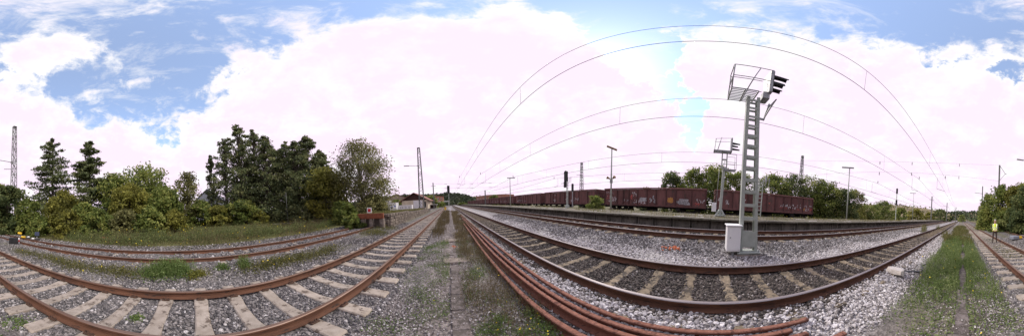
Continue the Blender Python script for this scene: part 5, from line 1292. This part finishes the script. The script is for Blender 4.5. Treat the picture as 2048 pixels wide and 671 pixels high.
MB().box((0, 0, .75), (4.2, 1.8, 1.3), bev=.04).build('body', M['pale_wall'], wc); k_ = MB(); [k_.box((u, -.93, .7), (.3, .03, .5)) for u in (-1.5, -.9, .2, 1.2)]; k_.build('graffiti', M['g_silver'], wc)['kind'] = 'stuff'; MB().box((0, 0, 1.43), (4.3, 1.9, .08)).build('lid', M['white'], wc); MB().box((0, 0, .05), (4, 1.6, .16)).build('skid', M['under'], wc)
p = atd(877, 398, 120); bh = gable_house('brick_house', 'small two-storey brick station house below the wooded hill', (p[0], p[1] + 4, .2), 7.2, 8, 7.2, 7.9, 0, M['brick'], M['roof_tile'], wins=((-.2, 5.6, .9, 1.6), (-.2, 2.8, .9, 1.4), (2.2, 5.6, .8, 1.4), (-2.3, 5.6, .8, 1.4)))
MB().box((-2.4, 0, 8.2), (.7, .7, 1.0)).build('chimney', M['brick'], bh)
p = atd(866, 412, 66); br_ = thing('rusty_shelter', 'low brown shelter with a pale flat roof beside the left track', 'shelter', (p[0], p[1], .3))
MB().box((0, 0, 1.5), (3.6, 3, .18)).build('roof', M['pale_strip'], br_); MB().box((-.3, .6, .75), (2.8, 1.6, 1.3)).build('wall', M['brown_gable'], br_)
for x_ in (-1.6, 1.6): MB().box((x_, -1.3, .7), (.12, .12, 1.5)).build('post', M['galv'], br_)
p = atd(889, 410, 100); cn = thing('canopy', 'distant white platform canopy left of the walkway signal', 'canopy', (p[0], p[1], .2))
MB().box((0, 0, 3.2), (6.5, 6, .35)).build('roof', M['white'], cn)
for x_ in (-2.6, 0, 2.6): MB().box((x_, -2.5, 1.5), (.3, .3, 3.1)).build('post', M['galv'], cn)
pA, pB = atd(965, 400, 150), atd(1024, 398, 120)
mid = (pA + pB) / 2; ang = math.atan2(pB[1] - pA[1], pB[0] - pA[0]); ln_ = float(np.hypot(*(pB - pA)[:2]))
wins = [(-ln_ / 2 + 3 + k * 4.2, 4.6, 1.6, 1.6) for k in range(int(ln_ / 4.2))]
gable_house('brick_building', 'long red-brick building behind the far wagons', (mid[0], mid[1] + 6, .1), ln_, 11, 7.6, 8.0, ang, M['brick'], M['brick'], wins=wins, ov=.1)
for lab, px, py, d in (('grey house hidden behind the conifers, seen left of the tallest', 424, 392, 48), ('grey house wall glimpsed between low bush and conifers', 505, 402, 46)):
    p = atd(px, py, d); gable_house('grey_house', lab, (p[0], p[1], .4), 7, 9, p[2] - 1.8 if py < 400 else p[2] - .6, p[2] + 1.0, 1.2, M['house_grey'], M['house_grey'], wins=((-1.5, 1.8, 1, 1.2), (1.5, 1.8, 1, 1.2)))
# hills
def hill(name, label, pts, d0, d1, mat, forest=None, nleaf=0, lsz=2., tintmu=.4):
    """ridge whose crest follows the photo's skyline at distance d1; rises from the plain at d0"""
    cols = []
    for px, py in pts:
        c = atd(px, py, d1); f = atd(px, py, d0); b = atd(px, py, d1 * 1.5)
        row = []
        for u in np.linspace(0, 1, 9): row.append((f[0] + (c[0] - f[0]) * u, f[1] + (c[1] - f[1]) * u, -.5 + (c[2] + .5) * (u * u * (3 - 2 * u))))
        row.append((b[0], b[1], -2.)); cols.append(row)
    n, m_ = len(cols), len(cols[0]); V = np.array(cols).reshape(-1, 3)
    idx = np.arange(n * m_).reshape(n, m_); F = np.stack([idx[:-1, :-1], idx[1:, :-1], idx[1:, 1:], idx[:-1, 1:]], -1).reshape(-1, 4)
    o = tag(link(name, mesh_np(name, V, F, mat, smooth=True)), label, 'hill', kind='structure')
    if nleaf:
        G = np.array(cols)[:, :9]; k = rng.integers(0, n - 1, nleaf); a = rng.random(nleaf); b = rng.random(nleaf) ** .7 * 7.99; j = b.astype(int); fb = b - j
        P = ((G[k, j] * (1 - a)[:, None] + G[k + 1, j] * a[:, None]) * (1 - fb)[:, None] + (G[k, j + 1] * (1 - a)[:, None] + G[k + 1, j + 1] * a[:, None]) * fb[:, None])
        tree_id = (P[:, 0] // 7).astype(int) * 7919 + (P[:, 1] // 9).astype(int) * 104729
        lum = ((tree_id % 97) / 97 - .5) * .5
        P[:, 2] += rng.uniform(0, 1, nleaf) ** 1.5 * lsz * 1.6 * (.6 + ((tree_id % 31) / 31))
        Vq, Fq = quads(P, rng.uniform(.6, 1.3, nleaf) * lsz, .7)
        tag(link('forest', mesh_np('forest', Vq, Fq, forest, np.clip(tintmu + lum + rng.normal(0, .12, nleaf), 0, 1))), 'wooded cover of the ' + label, 'forest', kind='stuff')
hill('hill', 'dark hill behind the village at the end of the tracks', [(690, 412), (730, 402), (770, 397), (810, 393), (850, 393), (880, 391), (900, 390), (925, 392), (945, 398), (965, 404), (990, 408)], 170, 330, M['field'], M['forest'], 9000, 2.2)
hill('hill', 'pale hillside with houses right of the dark hill', [(920, 404), (940, 398), (960, 395), (985, 394), (1010, 396), (1040, 398), (1075, 402)], 300, 560, M['field'], M['leaf_birch'], 2600, 3.0)
hill('hill', 'brown field hill behind the lone round tree', [(1650, 420), (1700, 412), (1740, 409), (1780, 409), (1820, 413), (1860, 418), (1900, 428)], 160, 320, M['field'], M['leaf_birch'], 500, 2.0)
hill('hill', 'far bluish wooded rise at the right vanishing point', [(1880, 430), (1905, 426), (1930, 425), (1955, 426), (1985, 430)], 260, 420, M['field'], M['forest'], 1500, 2.6)

# ------------------------------------------------------------------ the person on the track
def person(loc, rz):
    t = thing('person', 'person in a yellow hi-vis vest and brown trousers standing on the track', 'person', loc, rz)
    # joints of one continuous body; local +y is the way the person faces
    J = {'pelvis': (0, 0, .96, .155, .115), 'waist': (0, .0, 1.12, .15, .11), 'chest': (0, 0, 1.32, .185, .125), 'collar': (0, -.01, 1.47, .13, .10), 'neck': (0, 0, 1.55, .06, .06), 'chin': (0, .02, 1.63, .072, .085), 'crown': (0, .005, 1.74, .078, .095), 'top': (0, 0, 1.80, .05, .06)}
    E = [('pelvis', 'waist'), ('waist', 'chest'), ('chest', 'collar'), ('collar', 'neck'), ('neck', 'chin'), ('chin', 'crown'), ('crown', 'top')]
    for s, n in ((-1, 'l'), (1, 'r')):
        J.update({n + 'hip': (s * .10, 0, .90, .09, .095), n + 'knee': (s * .13, .02, .50, .062, .065), n + 'ankle': (s * .15, -.02, .10, .042, .046), n + 'heel': (s * .15, .0, .05, .045, .045), n + 'toe': (s * .175, .17, .035, .045, .032),
                  n + 'sh': (s * .20, -.01, 1.43, .062, .062), n + 'elb': (s * .255, .0, 1.15, .046, .048), n + 'wri': (s * .15, .17, .99, .030, .028), n + 'palm': (s * .09, .20, .955, .036, .022)})
        E += [('pelvis', n + 'hip'), (n + 'hip', n + 'knee'), (n + 'knee', n + 'ankle'), (n + 'ankle', n + 'heel'), (n + 'heel', n + 'toe'), ('collar', n + 'sh'), (n + 'sh', n + 'elb'), (n + 'elb', n + 'wri'), (n + 'wri', n + 'palm')]
        for k, (dz, l_) in enumerate(((.022, .075), (.007, .085), (-.008, .08), (-.022, .065))):
            J[f'{n}f{k}a'] = (s * (.07 - l_ * .2), .225, .945 + dz, .010, .010); J[f'{n}f{k}b'] = (s * (.06 - l_ * .6), .22, .925 + dz, .009, .009)
            E += [(n + 'palm', f'{n}f{k}a'), (f'{n}f{k}a', f'{n}f{k}b')]
        J[n + 'ta'] = (s * .085, .215, .99, .011, .011); J[n + 'tb'] = (s * .055, .235, .995, .010, .010); E += [(n + 'palm', n + 'ta'), (n + 'ta', n + 'tb')]
    names = list(J); ix = {k: i for i, k in enumerate(names)}
    me = bpy.data.meshes.new('body'); me.from_pydata([J[k][:3] for k in names], [(ix[a], ix[b]) for a, b in E], [])
    import bmesh
    bm_ = bmesh.new(); bm_.from_mesh(me); bm_.verts.layers.skin.verify(); bm_.to_mesh(me); bm_.free()
    o = link('body', me, t)
    md = o.modifiers.new('skin', 'SKIN'); md.use_smooth_shade = True
    sv = me.skin_vertices[0].data
    for k in names: sv[ix[k]].radius = J[k][3:5]; sv[ix[k]].use_root = k == 'pelvis'
    o.modifiers.new('sub', 'SUBSURF').levels = 1; o.modifiers['sub'].render_levels = 2
    m_, nt_, bs_ = new_mat('body_clothed')               # shirt, trousers, shoes and skin by height on the body
    tcn = nt_.nodes.new('ShaderNodeTexCoord'); sx = nt_.nodes.new('ShaderNodeSeparateXYZ'); nt_.links.new(tcn.outputs['Object'], sx.inputs[0])
    def step(v, a): n_ = nt_.nodes.new('ShaderNodeMath'); n_.operation = 'GREATER_THAN'; nt_.links.new(v, n_.inputs[0]); n_.inputs[1].default_value = a; return n_.outputs[0]
    c_ = mixc(nt_, step(sx.outputs[2], .09), (.02, .016, .014), (.05, .032, .026)); c_ = mixc(nt_, step(sx.outputs[2], 1.0), c_, (.035, .032, .034)); c_ = mixc(nt_, step(sx.outputs[2], 1.52), c_, (.46, .27, .2))
    hnd = nt_.nodes.new('ShaderNodeMath'); hnd.operation = 'MULTIPLY'; nt_.links.new(step(sx.outputs[1], .165), hnd.inputs[0]); nt_.links.new(step(sx.outputs[2], .8), hnd.inputs[1])
    c_ = mixc(nt_, hnd.outputs[0], c_, (.46, .27, .2)); nt_.links.new(c_, bs_.inputs['Base Color']); bs_.inputs['Roughness'].default_value = .8
    me.materials.append(m_)
    def ring(z, a, b, y0=0., n=20): return [(a * math.cos(2 * math.pi * k / n), y0 + b * math.sin(2 * math.pi * k / n), z) for k in range(n)]
    R_ = [(.93, .215, .165), (1.05, .205, .16), (1.2, .205, .16), (1.34, .215, .165), (1.44, .205, .135), (1.49, .13, .105)]
    vest = MB(); V = []; F = []; n = 20
    for z, a, b in R_: V += ring(z, a, b)
    for i in range(len(R_) - 1):
        for k in range(n): F.append((i * n + k, i * n + (k + 1) % n, (i + 1) * n + (k + 1) % n, (i + 1) * n + k))
    vest.add(V, F, 0, True); vo = vest.build('vest', M['hivis'], t)
    for z, hh, a, b in ((1.02, .05, .212, .167), (1.16, .05, .211, .166)):
        b_ = MB(); V = ring(z, a, b) + ring(z + hh, a, b); b_.add(V, [(k, (k + 1) % n, n + (k + 1) % n, n + k) for k in range(n)], 0, True); b_.build('reflective_band', M['reflect'], vo)
    for s in (-1, 1):
        b_ = MB(); b_.bar((s * .12, .165, 1.2), (s * .13, .15, 1.42), .05, .02).bar((s * .13, .145, 1.42), (s * .12, 0, 1.50), .06, .02); b_.build('reflective_band', M['reflect'], vo)
    MB().box((0, .160, 1.22), (.03, .03, .5)).build('opening', M['shirt'], vo)
    hr = MB(); V = []; F = []
    for i in range(6):
        th = i / 5 * 1.75
        V += [(.090 * math.sin(th) * math.cos(a), -.012 + .106 * math.sin(th) * math.sin(a), 1.715 + .112 * math.cos(th) - (.0 if math.sin(a) < .3 else -.05 * math.sin(th))) for a in np.linspace(0, 2 * math.pi, 16, endpoint=False)]
    for i in range(5):
        for k in range(16): F.append((i * 16 + k, (i + 1) * 16 + k, (i + 1) * 16 + (k + 1) % 16, i * 16 + (k + 1) % 16))
    hr.add(V, F, 0, True); hr.build('hair', M['hair'], t)
    for s in (-1, 1): MB().box((s * .032, .093, 1.70), (.024, .01, .012)).build('eye', M['black'], t)
    MB().box((0, .094, 1.635), (.05, .01, .01)).build('mouth', M['black'], t)
    MB().tube([(0, .085, 1.70), (0, .108, 1.668), (0, .09, 1.66)], [.008, .014, .008], 6).build('nose', M['skin'], t)
    for s in (-1, 1): MB().box((s * .085, 0, 1.685), (.018, .035, .055), bev=.008).build('ear', M['skin'], t)
    return t
person((-2.66, -12.55, LZ - .165), math.atan2(-2.66, 12.55) * -1 * -1)
